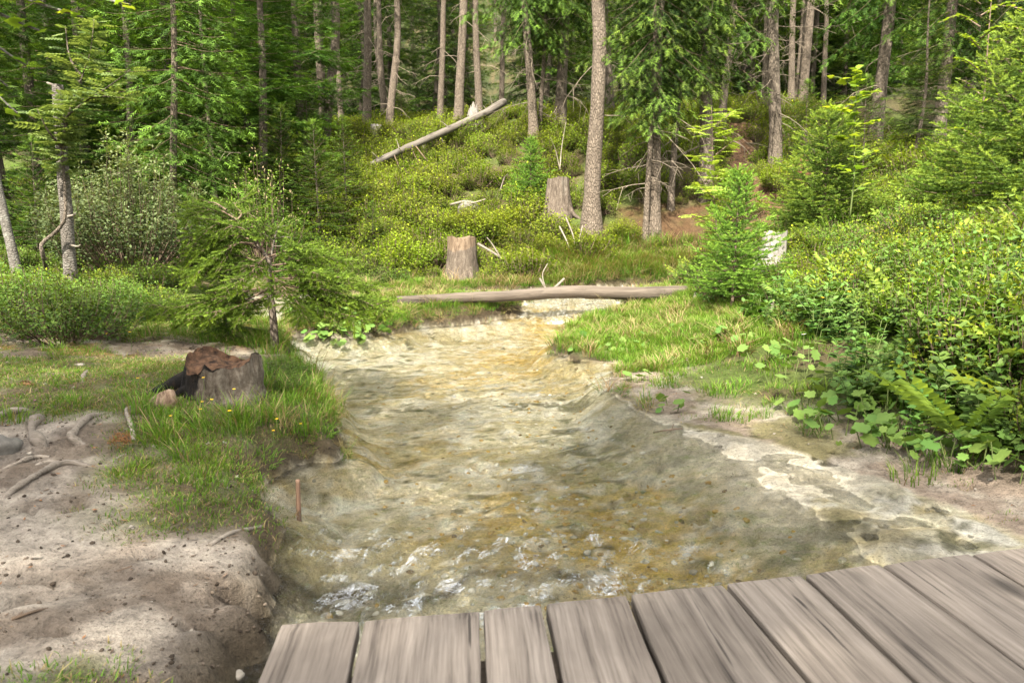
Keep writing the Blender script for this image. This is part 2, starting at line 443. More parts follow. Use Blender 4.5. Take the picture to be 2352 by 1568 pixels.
for q in [(1368, 555, 15.9), (1500, 552, 15.9), (1560, 552, 15.9), (1560, 418, 17.8), (1420, 440, 17.8), (1400, 600, 15.1), (1520, 600, 15.3), (1280, 500, 17), (1060, 638, 14.8), (900, 605, 15), (1150, 640, 14.7), (1100, 480, 18), (1000, 400, 21),
          (830, 400, 20.5), (1100, 300, 25), (800, 315, 26), (950, 292, 27), (1290, 318, 22), (1640, 590, 14.9), (1670, 525, 15.9),
          (1770, 485, 15.5), (1720, 440, 17), (1700, 400, 19), (1745, 392, 19.3), (1830, 275, 26), (2000, 335, 24), (2300, 360, 20), (1775, 612, 11), (1880, 545, 12.5),
          (2100, 500, 12), (430, 575, 14), (615, 455, 18), (700, 560, 15), (250, 520, 18)]:
    CP.append(tuple(at(*q)))
CP += [(-14, 20, 2.0), (-14, 28, 4.0), (-8, 31, 5.0), (0, 33, 5.4), (8, 32, 6.2), (18, 26, 5.5), (0, 45, 7.5), (-15, 42, 6.5), (16, 42, 8.5), (0, 70, 17), (-30, 70, 17), (30, 70, 19),
       (0, 112, 46), (-60, 112, 46), (60, 112, 48), (-60, 40, 8), (60, 40, 11), (-60, 0, 4), (60, 0, 8), (-40, -20, 2), (40, -20, 5), (0, -15, .8), (0, 160, 80), (-100, 160, 80), (100, 160, 80), (-100, 60, 20), (100, 60, 24)]
CP = np.array(CP, float)
def _tps_k(r2):
    return np.where(r2 > 1e-9, r2 * np.log(r2 + 1e-12) * .5, 0)
def _solve():
    n = len(CP)
    r2 = ((CP[:, None, :2] - CP[None, :, :2]) ** 2).sum(-1)
    A = np.zeros((n + 3, n + 3)); A[:n, :n] = _tps_k(r2) + np.eye(n) * .02
    A[:n, n] = 1; A[:n, n + 1:] = CP[:, :2]; A[n, :n] = 1; A[n + 1:, :n] = CP[:, :2].T
    return np.linalg.solve(A, np.concatenate([CP[:, 2], np.zeros(3)]))
_W = _solve()
def base_h(x, y):
    x = np.asarray(x, float); y = np.asarray(y, float)
    r = _W[-3] + _W[-2] * x + _W[-1] * y
    for (cx, cy, cz), w in zip(CP, _W):
        r = r + w * _tps_k((x - cx) ** 2 + (y - cy) ** 2)
    return r
CHY = np.array([-3, 1.5, 3, 5, 7, 9, 10.5, 16.]); CHX = np.array([.6, .5, .35, .05, .1, .35, 1.0, 1.0])
def rightness(x, y):
    return sst(.35, 1.25, np.asarray(x) - np.interp(y, CHY, CHX)) * (1 - sst(9.4, 10.2, y))
def H(x, y, detail=True):
    x = np.asarray(x, float); y = np.asarray(y, float)
    d = water_d(x, y); lv = wlevel(x, y); b = base_h(x, y)
    far = sst(12, 22, np.hypot(x, y))
    b = np.maximum(b, lv + .10)
    b = b + (.016 + .24 * far) * fbm(x * .9, y * .9, seed=1, octv=3) * sst(0, .8, d) + (.009 + .012 * sst(5, 9, y)) * fbm(x * 5, y * 5, seed=2, octv=3)
    r = rightness(x, y)
    ln = (1 - r) * (1 - sst(3.2, 4.2, y))
    bw = .20 + 1.25 * r - .08 * ln
    t = np.clip(d / bw, 0, 1)
    prof = (1 - r) * (np.sqrt(t) * (1 - ln * .55) + t * ln * .55) + r * t * t * (3 - 2 * t)
    o0 = -.012 * (1 - r) + .012 * r
    out = lv + o0 + (b - lv - o0) * prof
    shal = -.013 + .016 * fbm(x * 3.6, y * 4.4, seed=43, octv=4) + .05 * sst(.9, 1.6, -d)
    dep = (.17 * (1 - r)) * sst(0, .35, -d) + shal * r + .015 * (1 - r)
    ylim = sst(9.8, 10.8, y)
    dep = dep * (1 - .62 * ylim)
    ins = lv - dep + .016 * fbm(x * 6, y * 6, seed=3, octv=3) * sst(0, .15, -d)
    h = np.where(d > 0, out, ins)
    soilw = sst(.02, .12, d) * (1 - sst(9, 11, y)) * (x < 6)
    h = h + soilw * (.010 * fbm(x * 11, y * 11, seed=41, octv=3) + .014 * fbm(x * 15, y * 15, seed=44, octv=2) * np.exp(-((d - .08) / .10) ** 2))
    # eroded pocket in the near bank
    e = np.exp(-(((x + .84) / .13) ** 2 + ((y - 2.42) / .085) ** 2))
    h = h - .20 * sst(.25, .6, e + .35 * fbm(x * 9, y * 9, seed=31, octv=3))
    return h
def Hp(x, y):
    return float(H(np.array([x]), np.array([y]))[0])

def graded(lo, a, b, hi, step, grow):
    mid = list(np.arange(a, b, step)); L = []; p = a; s = step
    while p > lo: s *= grow; p -= s; L.append(p)
    R = []; p = mid[-1]; s = step
    while p < hi: s *= grow; p += s; R.append(p)
    return np.array(L[::-1] + mid + R)
gx = graded(-110, -3.6, 4.4, 110, .032, 1.045)
gy = graded(-22, .6, 15.5, 165, .036, 1.035)
GX, GY = np.meshgrid(gx, gy)
GZ = H(GX, GY)
def blob(x, y, px, py, z, rx, ry, ang=0.0):
    c = atz(px, py, z); dx, dy = x - c[0], y - c[1]
    ca, sa = math.cos(ang), math.sin(ang)
    u, v = dx * ca + dy * sa, -dx * sa + dy * ca
    return np.exp(-((u / rx) ** 2 + (v / ry) ** 2))
def grass_near(x, y):
    """0 bare sandy soil .. 1 turf, on the low bank left of the water"""
    wx = x + .18 * fbm(x * 2.3, y * 2.3, seed=51, octv=3); wy = y + .18 * fbm(x * 2.3, y * 2.3, seed=52, octv=3)
    g = blob(wx, wy, 560, 1010, .25, 1.1, 1.0) * 1.2
    g = g + blob(wx, wy, 330, 900, .3, 1.5, .8) * .8 + blob(wx, wy, 160, 860, .35, 2.6, .8) * .55 + blob(wx, wy, 480, 1085, .25, .45, .22) * .7
    g = g + sst(5.6, 7.2, wy) * 1.1 + blob(wx, wy, 150, 1470, .2, .20, .14) * 1.5 + blob(wx, wy, 90, 1545, .2, .30, .10) * 1.7 + blob(wx, wy, 570, 1240, .15, .06, .2) * .45
    g = g + .35 * fbm(x * 3.7, y * 3.7, seed=53, octv=3) - blob(wx, wy, 120, 1010, .3, .8, .45) * 1.0 - blob(wx, wy, 250, 1250, .25, .7, .5) * .8 - blob(wx, wy, 380, 1400, .25, .5, .3) * .9
    return np.clip(g, 0, 1)
PATH = np.array([at(1640, 545, 14.2)[:2], at(1800, 492, 15.0)[:2], at(1768, 470, 15.8)[:2], at(1735, 440, 17)[:2], at(1705, 410, 18.5)[:2], at(1690, 380, 20.5)[:2], at(1700, 330, 24)[:2]])
def pline(P, x, y):
    d = np.full(np.shape(x), 1e9)
    for i in range(len(P) - 1):
        ax, ay = P[i]; ex, ey = P[i + 1] - P[i]
        t = np.clip(((x - ax) * ex + (y - ay) * ey) / (ex * ex + ey * ey), 0, 1)
        d = np.minimum(d, np.hypot(x - ax - t * ex, y - ay - t * ey))
    return d
def path_w(x, y):
    return 1 - sst(.22, .55, pline(PATH, x, y) + .25 * fbm(x * 1.7, y * 1.7, seed=61, octv=3))
def soil_w(x, y):
    """bare rust-brown earth under the trees on the far bank"""
    c = at(1530, 500, 16.3); u = (x - c[0]) / 1.7; v = (y - c[1]) / 1.15
    c2 = at(1270, 560, 15.6); w2 = np.exp(-(((x - c2[0]) / .6) ** 2 + ((y - c2[1]) / .35) ** 2))
    return np.clip(sst(.28, .6, np.exp(-(u * u + v * v)) + .2 * fbm(x * 2, y * 2, seed=62, octv=3)) + sst(.3, .7, w2), 0, 1)
def lerp3(a, b, w):
    return a + (np.asarray(b)[None, None] - a) * w[..., None]
gd = water_d(GX, GY)
n_a = fbm(GX * 1.3, GY * 1.3, seed=71, octv=4); n_b = fbm(GX * 5, GY * 5, seed=72, octv=4); n_c = fbm(GX * 12, GY * 12, seed=73, octv=3)
C = np.zeros(GX.shape + (3,)) + np.array((.085, .068, .034))
C = lerp3(C, (.070, .095, .022), sst(-.4, .3, n_a))
C = lerp3(C, (.034, .042, .015), sst(25, 33, GY) * sst(-.5, .4, n_a + .4))  # far floor darkened: shade of the forest interior put into the colour
rr = rightness(GX, GY)
leftnear = (1 - sst(-.2, .3, GX - np.interp(GY, CHY, CHX))) * (1 - sst(7.5, 10, GY))
sand = lerp3(np.zeros_like(C) + np.array((.20, .160, .125)), (.40, .345, .285), sst(-.15, .7, n_b + .6 * (1 - sst(1.2, 3.4, np.hypot(GX + 1.1, GY - 1.7)))))
sand = lerp3(sand, (.075, .058, .046), sst(.3, 1.0, n_a + .6 * n_c) * .6)
sand = lerp3(sand, (.17, .125, .09), sst(.2, .7, fbm(GX * 2.6, GY * 2.6, seed=78)) * .35)
turf = lerp3(np.zeros_like(C) + np.array((.10, .078, .038)), (.075, .085, .022), sst(-.3, .4, n_b))
gnear = grass_near(GX, GY)
lw = sand + (turf - sand) * (gnear * .85)[..., None]
lw = lerp3(lw, (.18, .11, .022), sst(.55, .9, fbm(GX * 2.2, GY * 2.2, seed=77)) * sst(4.6, 5.6, GY) * .8)
C = C + (lw - C) * leftnear[..., None]
beach = lerp3(np.zeros_like(C) + np.array((.26, .205, .16)), (.40, .35, .285), sst(-.3, .5, n_b))
beach = lerp3(beach, (.13, .12, .045), sst(.3, .8, n_a + .3 * n_c) * .8)
bwt = sst(.95, .35, gd) * rr
C = C + (beach - C) * bwt[..., None]
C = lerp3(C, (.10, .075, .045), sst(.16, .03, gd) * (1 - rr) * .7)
C = lerp3(C, (.115, .066, .038), path_w(GX, GY))
C = lerp3(C, (.085, .046, .024), soil_w(GX, GY) * (.75 + .25 * n_b.clip(-1, 1)))
# stream bed
BX = GX + .14 * fbm(GX * 3, GY * 2, seed=81, octv=4); BY = GY + .22 * fbm(GX * 3, GY * 2, seed=82, octv=4)
bed = np.zeros_like(C) + np.array((.66, .61, .44))
bed = lerp3(bed, (.76, .73, .62), sst(-.1, .5, n_b))
bed = lerp3(bed, (.42, .35, .16), sst(.05, .75, fbm(GX * 2.1 + 3, GY * 3.4, seed=86, octv=5, gain=.62)) * .75)
ochre = blob(BX, BY, 1300, 745, 0, .8, .9) + blob(BX, BY, 1230, 790, 0, .9, .8) + blob(BX, BY, 1080, 840, 0, .8, .6) * .7 + blob(BX, BY, 1420, 1180, 0, .62, .62) * 1.1 + blob(BX, BY, 1600, 1280, 0, .45, .35) * 1.0 + blob(BX, BY, 1250, 1120, 0, .5, .5) * .8 + blob(BX, BY, 900, 1000, 0, .6, .9) * .45
bed = lerp3(bed, (.70, .49, .11), np.clip(ochre, 0, 1) * np.clip(.72 + .6 * n_b, .15, .98))
n_d = fbm(GX * 8 + 7, GY * 10, seed=87, octv=4, gain=.6)
bed = lerp3(bed, (.80, .77, .67), sst(.25, .75, n_c + .5 * n_b) * .65)
bed = lerp3(bed, (.50, .33, .06), sst(.25, .7, n_d) * np.clip(ochre + .25, 0, 1) * .8)
brown = blob(BX, BY, 760, 1225, 0, .22, .08) + blob(BX, BY, 1000, 1250, 0, .35, .06) + blob(BX, BY, 640, 1280, 0, .12, .25) + blob(BX, BY, 620, 1450, 0, .25, .12) + blob(BX, BY, 1280, 1235, 0, .10, .04)
bed = lerp3(bed, (.085, .065, .03), np.clip(brown * 1.1, 0, .92))
alg = blob(BX, BY, 1380, 975, 0, .42, .14, -.25) * 1.1 + blob(BX, BY, 1700, 1095, 0, .55, .12, -.45) + blob(BX, BY, 1900, 1200, 0, .50, .14, -.25) + blob(BX, BY, 1250, 945, 0, .5, .1) * .8 + blob(BX, BY, 1830, 1285, 0, .25, .10) + blob(BX, BY, 1320, 890, 0, .5, .09, -.1) * .9 + blob(BX, BY, 850, 800, 0, .9, .2) * .7 + blob(BX, BY, 760, 880, 0, .25, .6) * .55 + blob(BX, BY, 1000, 890, 0, .9, .12) * .5
alg = np.maximum(alg, rr * .9 * sst(.45, .85, fbm(GX * 3.2 + 4, GY * 5.5, seed=84, octv=4)))
bed = lerp3(bed, (.085, .082, .03), sst(.38, .72, alg * .66 + .62 * fbm(GX * 7, GY * 10, seed=85, octv=4, gain=.6)) * .82)
bed = lerp3(bed, (.68, .62, .50), rr * .8 * sst(-.6, .1, n_a))
win = sst(.03, -.05, gd)
emerg = sst(-.006, .008, GZ - wlevel(GX, GY)) * win
bed = bed * (1 - .50 * emerg[..., None])  # submerged bed left brighter, making up in colour for light lost through water
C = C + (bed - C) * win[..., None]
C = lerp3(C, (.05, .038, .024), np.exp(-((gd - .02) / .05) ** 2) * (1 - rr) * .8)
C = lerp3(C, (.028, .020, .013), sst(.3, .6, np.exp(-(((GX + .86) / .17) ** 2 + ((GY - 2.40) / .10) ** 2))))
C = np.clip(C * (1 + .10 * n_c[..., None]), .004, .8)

def grid_faces(ny, nx):
    i = np.arange(ny - 1)[:, None] * nx + np.arange(nx - 1)[None]
    return np.stack([i, i + 1, i + nx + 1, i + nx], -1).reshape(-1, 4)
def ground_mat():
    m, nt, out = newmat('ground soil and stream bed')
    col = N(nt, 'ShaderNodeAttribute', attribute_name='gcol').outputs['Color']
    tc = N(nt, 'ShaderNodeTexCoord').outputs['Object']
    n1 = noise(nt, 26, 6, .7, tc); n2 = noise(nt, 95, 4, .7, tc); n3 = noise(nt, 7, 5, .6, tc)
    v = N(nt, 'ShaderNodeTexVoronoi', {'Vector': tc, 'Scale': 55.0}).outputs['Distance']
    k = math_(nt, 'ADD', math_(nt, 'MULTIPLY', n1, .8), math_(nt, 'MULTIPLY', n2, .6))
    k = math_(nt, 'ADD', k, math_(nt, 'MULTIPLY', n3, .5))
    k = N(nt, 'ShaderNodeMapRange', {'Value': k, 'From Min': .65, 'From Max': 1.25, 'To Min': .42, 'To Max': 1.6}).outputs[0]
    cc = N(nt, 'ShaderNodeCombineXYZ', {0: k, 1: k, 2: k}).outputs[0]
    c = mixc(nt, 1.0, col, cc, 'MULTIPLY')
    spk = N(nt, 'ShaderNodeMapRange', {'Value': noise(nt, 75, 3, .6, tc), 'From Min': .60, 'From Max': .68}).outputs[0]
    c = mixc(nt, math_(nt, 'MULTIPLY', spk, .6), c, (.03, .024, .018))
    h = math_(nt, 'ADD', n1, math_(nt, 'MULTIPLY', n2, .5))
    b = N(nt, 'ShaderNodeBump', {'Height': h, 'Strength': 1.0, 'Distance': .045}).outputs[0]
    p = N(nt, 'ShaderNodeBsdfPrincipled', {'Base Color': c, 'Roughness': .92, 'Specular IOR Level': .15, 'Normal': b})
    nt.links.new(p.outputs[0], out.inputs[0])
    return m
mb = MB()
mb.add(np.stack([GX, GY, GZ], -1).reshape(-1, 3), grid_faces(*GX.shape), 0, 0, True)
ground = mb.obj('ground', ground_mat())
a = ground.data.attributes.new('gcol', 'FLOAT_COLOR', 'POINT')
a.data.foreach_set('color', np.concatenate([C.reshape(-1, 3), np.ones((C.size // 3, 1))], 1).astype(np.float32).ravel())
tag(ground, 'sandy stream banks rising to a mossy wooded slope', kind='structure')

# ------------------------------------------------------------------ water
def water_mat():
    m, nt, out = newmat('clear running water')
    tc = N(nt, 'ShaderNodeTexCoord').outputs['Object']
    foam_glint = N(nt, 'ShaderNodeAttribute', attribute_name='foam_glint').outputs['Fac']
    mp = N(nt, 'ShaderNodeMapping', {'Vector': tc, 'Rotation': (0, 0, .35), 'Scale': (1.0, .62, 1)}).outputs[0]
    n1 = noise(nt, 11, 5, .62, mp, 1.8); n2 = noise(nt, 48, 3, .6, mp, .8)
    h = math_(nt, 'ADD', n1, math_(nt, 'MULTIPLY', n2, .30))
    b = N(nt, 'ShaderNodeBump', {'Height': h, 'Strength': 1.0, 'Distance': .095}).outputs[0]
    fr = N(nt, 'ShaderNodeFresnel', {'IOR': 1.36, 'Normal': b}).outputs[0]
    gl = N(nt, 'ShaderNodeBsdfGlossy', {'Roughness': .02, 'Normal': b, 'Color': (.97, .98, 1, 1)})
    tr = N(nt, 'ShaderNodeBsdfTransparent', {'Color': (.985, .985, .965, 1)})
    mx = N(nt, 'ShaderNodeMixShader', {0: fr, 1: tr.outputs[0], 2: gl.outputs[0]})
    df = N(nt, 'ShaderNodeBsdfDiffuse', {'Color': (.80, .80, .74, 1), 'Normal': b})
    fn = N(nt, 'ShaderNodeMapRange', {'Value': math_(nt, 'ADD', foam_glint, math_(nt, 'MULTIPLY', math_(nt, 'SUBTRACT', noise(nt, 30, 5, .7, mp, 1.5), .5), 1.5)), 'From Min': .55, 'From Max': .95}).outputs[0]
    fn = math_(nt, 'MULTIPLY', fn, sstn(nt, foam_glint))
    mf = N(nt, 'ShaderNodeMixShader', {0: fn, 1: mx.outputs[0], 2: df.outputs[0]})
    nt.links.new(mf.outputs[0], out.inputs[0])
    return m
def sstn(nt, s):
    return N(nt, 'ShaderNodeMapRange', {'Value': s, 'From Min': .02, 'From Max': .3}).outputs[0]
wx_ = graded(-5.2, -3.9, 4.3, 5.6, .03, 1.05)
wy_ = np.concatenate([np.arange(-1.0, .8, .1), np.arange(.8, 7, .028), np.arange(7, 15.6, .05)])
WX, WY = np.meshgrid(wx_, wy_)
WD = water_d(WX, WY)
rough_w = .35 + .9 * np.exp(-((WX - np.interp(WY, CHY, CHX) + .1) / .75) ** 2) * (.55 + .45 * sst(3, 9, WY)) + .9 * sst(3.3, 2.6, WY) * (1 - sst(.3, 1.0, WX))
calm = 1 - .8 * rightness(WX, WY)
ang = .4
U = WX * math.cos(ang) + WY * math.sin(ang); Vv = -WX * math.sin(ang) + WY * math.cos(ang)
warp = .35 * fbm(WX * 1.6, WY * 1.6, seed=91, octv=2)
rip = fbm(U * 3.2 + warp * 2, Vv * 4.6 + warp, seed=92, octv=4) * .018 + (np.abs(fbm(U * 2.1, Vv * 5.5 + warp * 3, seed=95, octv=3)) - .35) * .034
rip = rip + ((1 - np.abs(fbm(U * 4.2 + warp * 2.5, Vv * 8.5 + warp * 4, seed=96, octv=2)).clip(0, 1)) ** 3 - .3) * .020 + .006 * fbm(U * 12, Vv * 17, seed=97, octv=2)
WZ = wlevel(WX, WY) + rip * rough_w * calm * sst(.05, -.25, WD)
cs = sst(10.3, 10.8, WY) * (1 - sst(11.7, 12.2, WY)) * (WX > .1) * (WX < 2.2)
WZ = WZ + cs * .045 * fbm(WX * 6, WY * 6, seed=93, octv=3)
foam_glint = cs * .5 + .75 * np.exp(-(((WX - .75) / .5) ** 2 + ((WY - 10.35) / .22) ** 2)) + .50 * sst(.25, .6, fbm(U * 2.0, Vv * 4.5 + warp * 3, seed=94, octv=3)) * np.exp(-((WX - np.interp(WY, CHY, CHX) + .25) / .45) ** 2) * sst(9.5, 6.5, WY) * sst(3.5, 5, WY)  # channel streaks stand for sky glints on crests, painted as white foam
foam_glint = np.maximum(foam_glint, .22 * sst(13.2, 14.2, WY) * sst(.2, 1, WX))
keepv = WD < .30
F = grid_faces(*WX.shape)
F = F[keepv.ravel()[F].any(1)]
used = np.unique(F); remap = np.full(WX.size, -1); remap[used] = np.arange(len(used))
mb = MB()
mb.add(np.stack([WX, WY, WZ], -1).reshape(-1, 3)[used], remap[F], 0, 0, True)
water = mb.obj('stream_water', water_mat())
a = water.data.attributes.new('foam_glint', 'FLOAT', 'POINT')
a.data.foreach_set('value', foam_glint.ravel()[used].astype(np.float32))
tag(water, 'clear shallow stream rippling over pale and ochre bed', kind='structure')

# ------------------------------------------------------------------ boardwalk in the foreground
M['plank'] = woodmat('weathered plank wood', (.028, .022, .018), (.148, .123, .102), (.275, .234, .197), 1, 1.0, 1.0, stain=(.062, .049, .040))
M['beam'] = woodmat('dark bearer wood', (.05, .04, .03), (.10, .08, .06), (.16, .13, .10), 0, 1.0, .4)
DZ = .36
deck = empty('boardwalk', (.5, 1.2, DZ - .05))
tag(deck, 'weathered grey plank boardwalk with dark gaps crossing the stream', 'boardwalk')
gaps = [((640, 1430), (580, 1568)), ((831, 1420), (801, 1568)), ((1106, 1396), (1110, 1568)), ((1250, 1384), (1289, 1568)), ((1444, 1364), (1530, 1568)), ((1666, 1340), (1862, 1568)),
        ((1846, 1318), (2110, 1568)), ((2026, 1294), (2352, 1530)), ((2232, 1268), (2352, 1340)), ((2450, 1243), (2640, 1342)), ((2660, 1218), (2900, 1320))]
gl = []
for a_, b_ in gaps:
    A = atz(a_[0], a_[1], DZ)[:2]; B = atz(b_[0], b_[1], DZ)[:2]
    gl.append((A, nrm(B - A)))
rng = np.random.default_rng(5)
for i in range(len(gl) - 1):
    (A, da), (B, db) = gl[i], gl[i + 1]
    g = .0045 + .0035 * rng.random()
    back = (A + B) / 2; d = nrm(da + db)
    L = 1.55 if i < 8 else 2.2
    ns = 34
    mb = MB(); rows = []
    th = .042 + .004 * rng.random(); rz = rng.normal(0, .002)
    for k in range(ns):
        t = k / (ns - 1)
        s = L * t
        lft = A + da * s; rgt = B + db * s
        ax = nrm(rgt - lft)
        lft = lft + ax * (g + .0025 * float(vn(s * 9, i * 3.1, seed=101))); rgt = rgt - ax * (g + .0025 * float(vn(s * 9, i * 3.1 + 9, seed=102)))
        if k == 0:
            lft = lft + da * .004 * rng.normal(); rgt = rgt + db * .004 * rng.normal()
        w = np.linalg.norm(rgt - lft); e = .005
        prof = [(0, -th), (0, -e), (e * .35, -e * .3), (e, 0), (w * .25, .0012), (w * .5, .002), (w * .75, .0012), (w - e, 0), (w - e * .35, -e * .3), (w, -e), (w, -th)]
        for (u, z) in prof:
            q = lft + nrm(rgt - lft) * u
            z2 = z + rz + (.0015 * float(vn(u * 30, s * 4, i, seed=103)) if z > -e else 0)
            if k == 0 and z > -.01: z2 -= .003
            rows.append((q[0], q[1], z2))
    K = len(prof)
    V = np.array(rows)
    ang_ = math.atan2(-d[1], -d[0]) - PI / 2
    loc = np.array((back[0], back[1]))
    c_, s_ = math.cos(-ang_), math.sin(-ang_)
    X = V[:, 0] - loc[0]; Yv = V[:, 1] - loc[1]
    Vl = np.stack([X * c_ - Yv * s_, X * s_ + Yv * c_, V[:, 2]], -1)
    Fq = [[k * K + j, k * K + (j + 1) % K, (k + 1) * K + (j + 1) % K, (k + 1) * K + j] for k in range(ns - 1) for j in range(K)]
    mb.add(Vl, Fq, 0, 0, False)
    base = 0
    mb.F.append((np.array([list(range(K))]), 0, False)); mb.F.append((np.array([list(range((ns - 1) * K, ns * K))[::-1]]), 0, False))
    o = mb.obj('plank', M['plank'], deck)
    o.location = (loc[0] - .5, loc[1] - 1.2, .05); o.rotation_euler = (0, 0, ang_)
for yy, z0 in ((.32, -.09), (-.55, -.09)):
    mb = MB()
    p0 = gl[0][0] + gl[0][1] * .02; p1 = gl[-2][0]
    dd = nrm(p1 - p0); nn = np.array((-dd[1], dd[0]))
    q0 = p0 - nn * (.22 - yy + .32) + dd * .05; q1 = p1 - nn * (.22 - yy + .32)
    Lb = np.linalg.norm(q1 - q0)
    xs = np.linspace(0, Lb, 12); V = []
    for x_ in xs:
        for (u, v) in ((-.05, -.06), (.05, -.06), (.05, .044), (-.05, .044)):
            V.append((x_, u + .004 * rng.normal(), v))
    Fq = [[k * 4 + j, k * 4 + (j + 1) % 4, k * 4 + 4 + (j + 1) % 4, k * 4 + 4 + j] for k in range(11) for j in range(4)] + [[3, 2, 1, 0], [44, 45, 46, 47]]
    mb.add(V, Fq)
    o = mb.obj('bearer_beam', M['beam'], deck); o.location = (q0[0] - .5, q0[1] - 1.2, .05 - .092); o.rotation_euler = (0, 0, math.atan2(dd[1], dd[0]))

# ------------------------------------------------------------------ plant templates
def feather(n=5, w=.20, seed=0):
    r = np.random.default_rng(seed); V = [(0, -.03, 0), (0, .03, 0), (1, 0, 0)]; F = [(0, 1, 2)]
    for i in range(n):
        x = .05 + .85 * i / n
        for s in (-1, 1):
            b = len(V); L = w * (1.15 - .6 * x) * r.uniform(.8, 1.2); z = r.uniform(-.10, .10)
            V += [(x - .055, 0, 0), (x + .055, 0, 0), (x + L * .95, s * L, z)]; F.append((b, b + 1, b + 2))
    return np.array(V), np.array(F)
def brush(n=30, w=.17, seed=0, bw=.011):
    r = np.random.default_rng(seed); V = []; F = []
    for i in range(n):
        x = .02 + .96 * i / n; ph = r.uniform(-.35 * PI, 1.35 * PI); L = w * r.uniform(.8, 1.15)
        c, s = math.cos(ph), math.sin(ph); b = len(V)
        V += [(x, -s * bw, c * bw), (x, s * bw, -c * bw), (x + L * .65, c * L * .8, s * L * .8)]; F.append((b, b + 1, b + 2))
    return np.array(V), np.array(F)
def leaf(w=.32, fold=.10, droop=.12):
    V = [(0, 0, 0), (.25, w * .75, fold * .8), (.25, 0, 0), (.25, -w * .75, fold * .8), (.6, w, fold * .8 - droop * .4), (.6, 0, -droop * .4), (.6, -w, fold * .8 - droop * .4), (1, 0, -droop)]
    V = np.array(V, float)
    V[[4, 6], 1] *= .85
    F = [(0, 2, 1), (0, 3, 2), (1, 2, 5), (1, 5, 4), (2, 3, 6), (2, 6, 5), (4, 5, 7), (5, 6, 7)]
    return V, np.array(F)
def smallleaf(w=.3, fold=.1):
    return np.array([(0, 0, 0), (.5, w, fold), (1, 0, -.05), (.5, -w, fold)]), np.array([(0, 2, 1), (0, 3, 2)])
def roundleaf(lob=7, seed=0, cup=.12, notch=.35):
    r = np.random.default_rng(seed); n = 26; V = [(0, 0, 0)]; F = []
    for i in range(n):
        a = -PI + 2 * PI * (i + .5) / n
        rad = .5 * (1 + .10 * math.cos(a * lob) + .09 * r.uniform(-1, 1)) * (1 - notch * math.exp(-((PI - abs(a)) / .30) ** 2)) * (1 + .10 * math.cos(a))
        V.append((.12 + rad * math.cos(a), rad * math.sin(a), cup * rad * 1.2 * (math.cos(a * lob * .5) * .25 + .35) - .05 * math.cos(a)))
    for i in range(n - 1): F.append((0, i + 1, i + 2))
    F.append((0, n, 1))
    return np.array(V), np.array(F)
def mapleleaf():
    pts = [(0, 0), (-.05, .12), (-.12, .28), (.05, .26), (.10, .48), (.26, .40), (.36, .55), (.42, .34), (.55, .30), (.70, .22), (.78, .12), (1, 0)]
    pts = pts + [(x, -y) for x, y in pts[-2:0:-1]]
    V = [(.35, 0, .02)] + [(x, y, -.12 * abs(y) - .10 * x * x) for x, y in pts]
    n = len(pts); F = [(0, (i + 1) % n + 1, i + 1) for i in range(n)]
    return np.array(V), np.array(F)
def pinnate(n=6, w=.085, L=.27):
    V = [(0, -.008, 0), (0, .008, 0), (1, 0, -.12)]; F = [(0, 1, 2)]
    for i in range(n + 1):
        x = .2 + .8 * i / n
        for s in ((-1, 1) if i < n else (0,)):
            b = len(V); l = L * (1 - .25 * abs(x - .55)); z0 = -.12 * x * x
            dx, dy = (.45, .89 * s) if s else (1, 0)
            px_, py_ = -dy, dx
            m = (x + dx * l * .5, dy * l * .5)
            V += [(x, 0, z0), (m[0] + px_ * w, m[1] + py_ * w, z0 + .01), (x + dx * l, dy * l, z0 - .05), (m[0] - px_ * w, m[1] - py_ * w, z0 + .01)]
            F += [(b, b + 2, b + 1), (b, b + 3, b + 2)]
    return np.array(V), np.array(F)
FEA = [feather(4, .28, k) for k in range(3)]
BRU = [brush(30, .24, k, .05) for k in range(3)]
BRN = [brush(52, .21, k + 7, .030) for k in range(3)]
LEAF = leaf(); SLEAF = smallleaf(); MLEAF = mapleleaf(); PIN = pinnate()

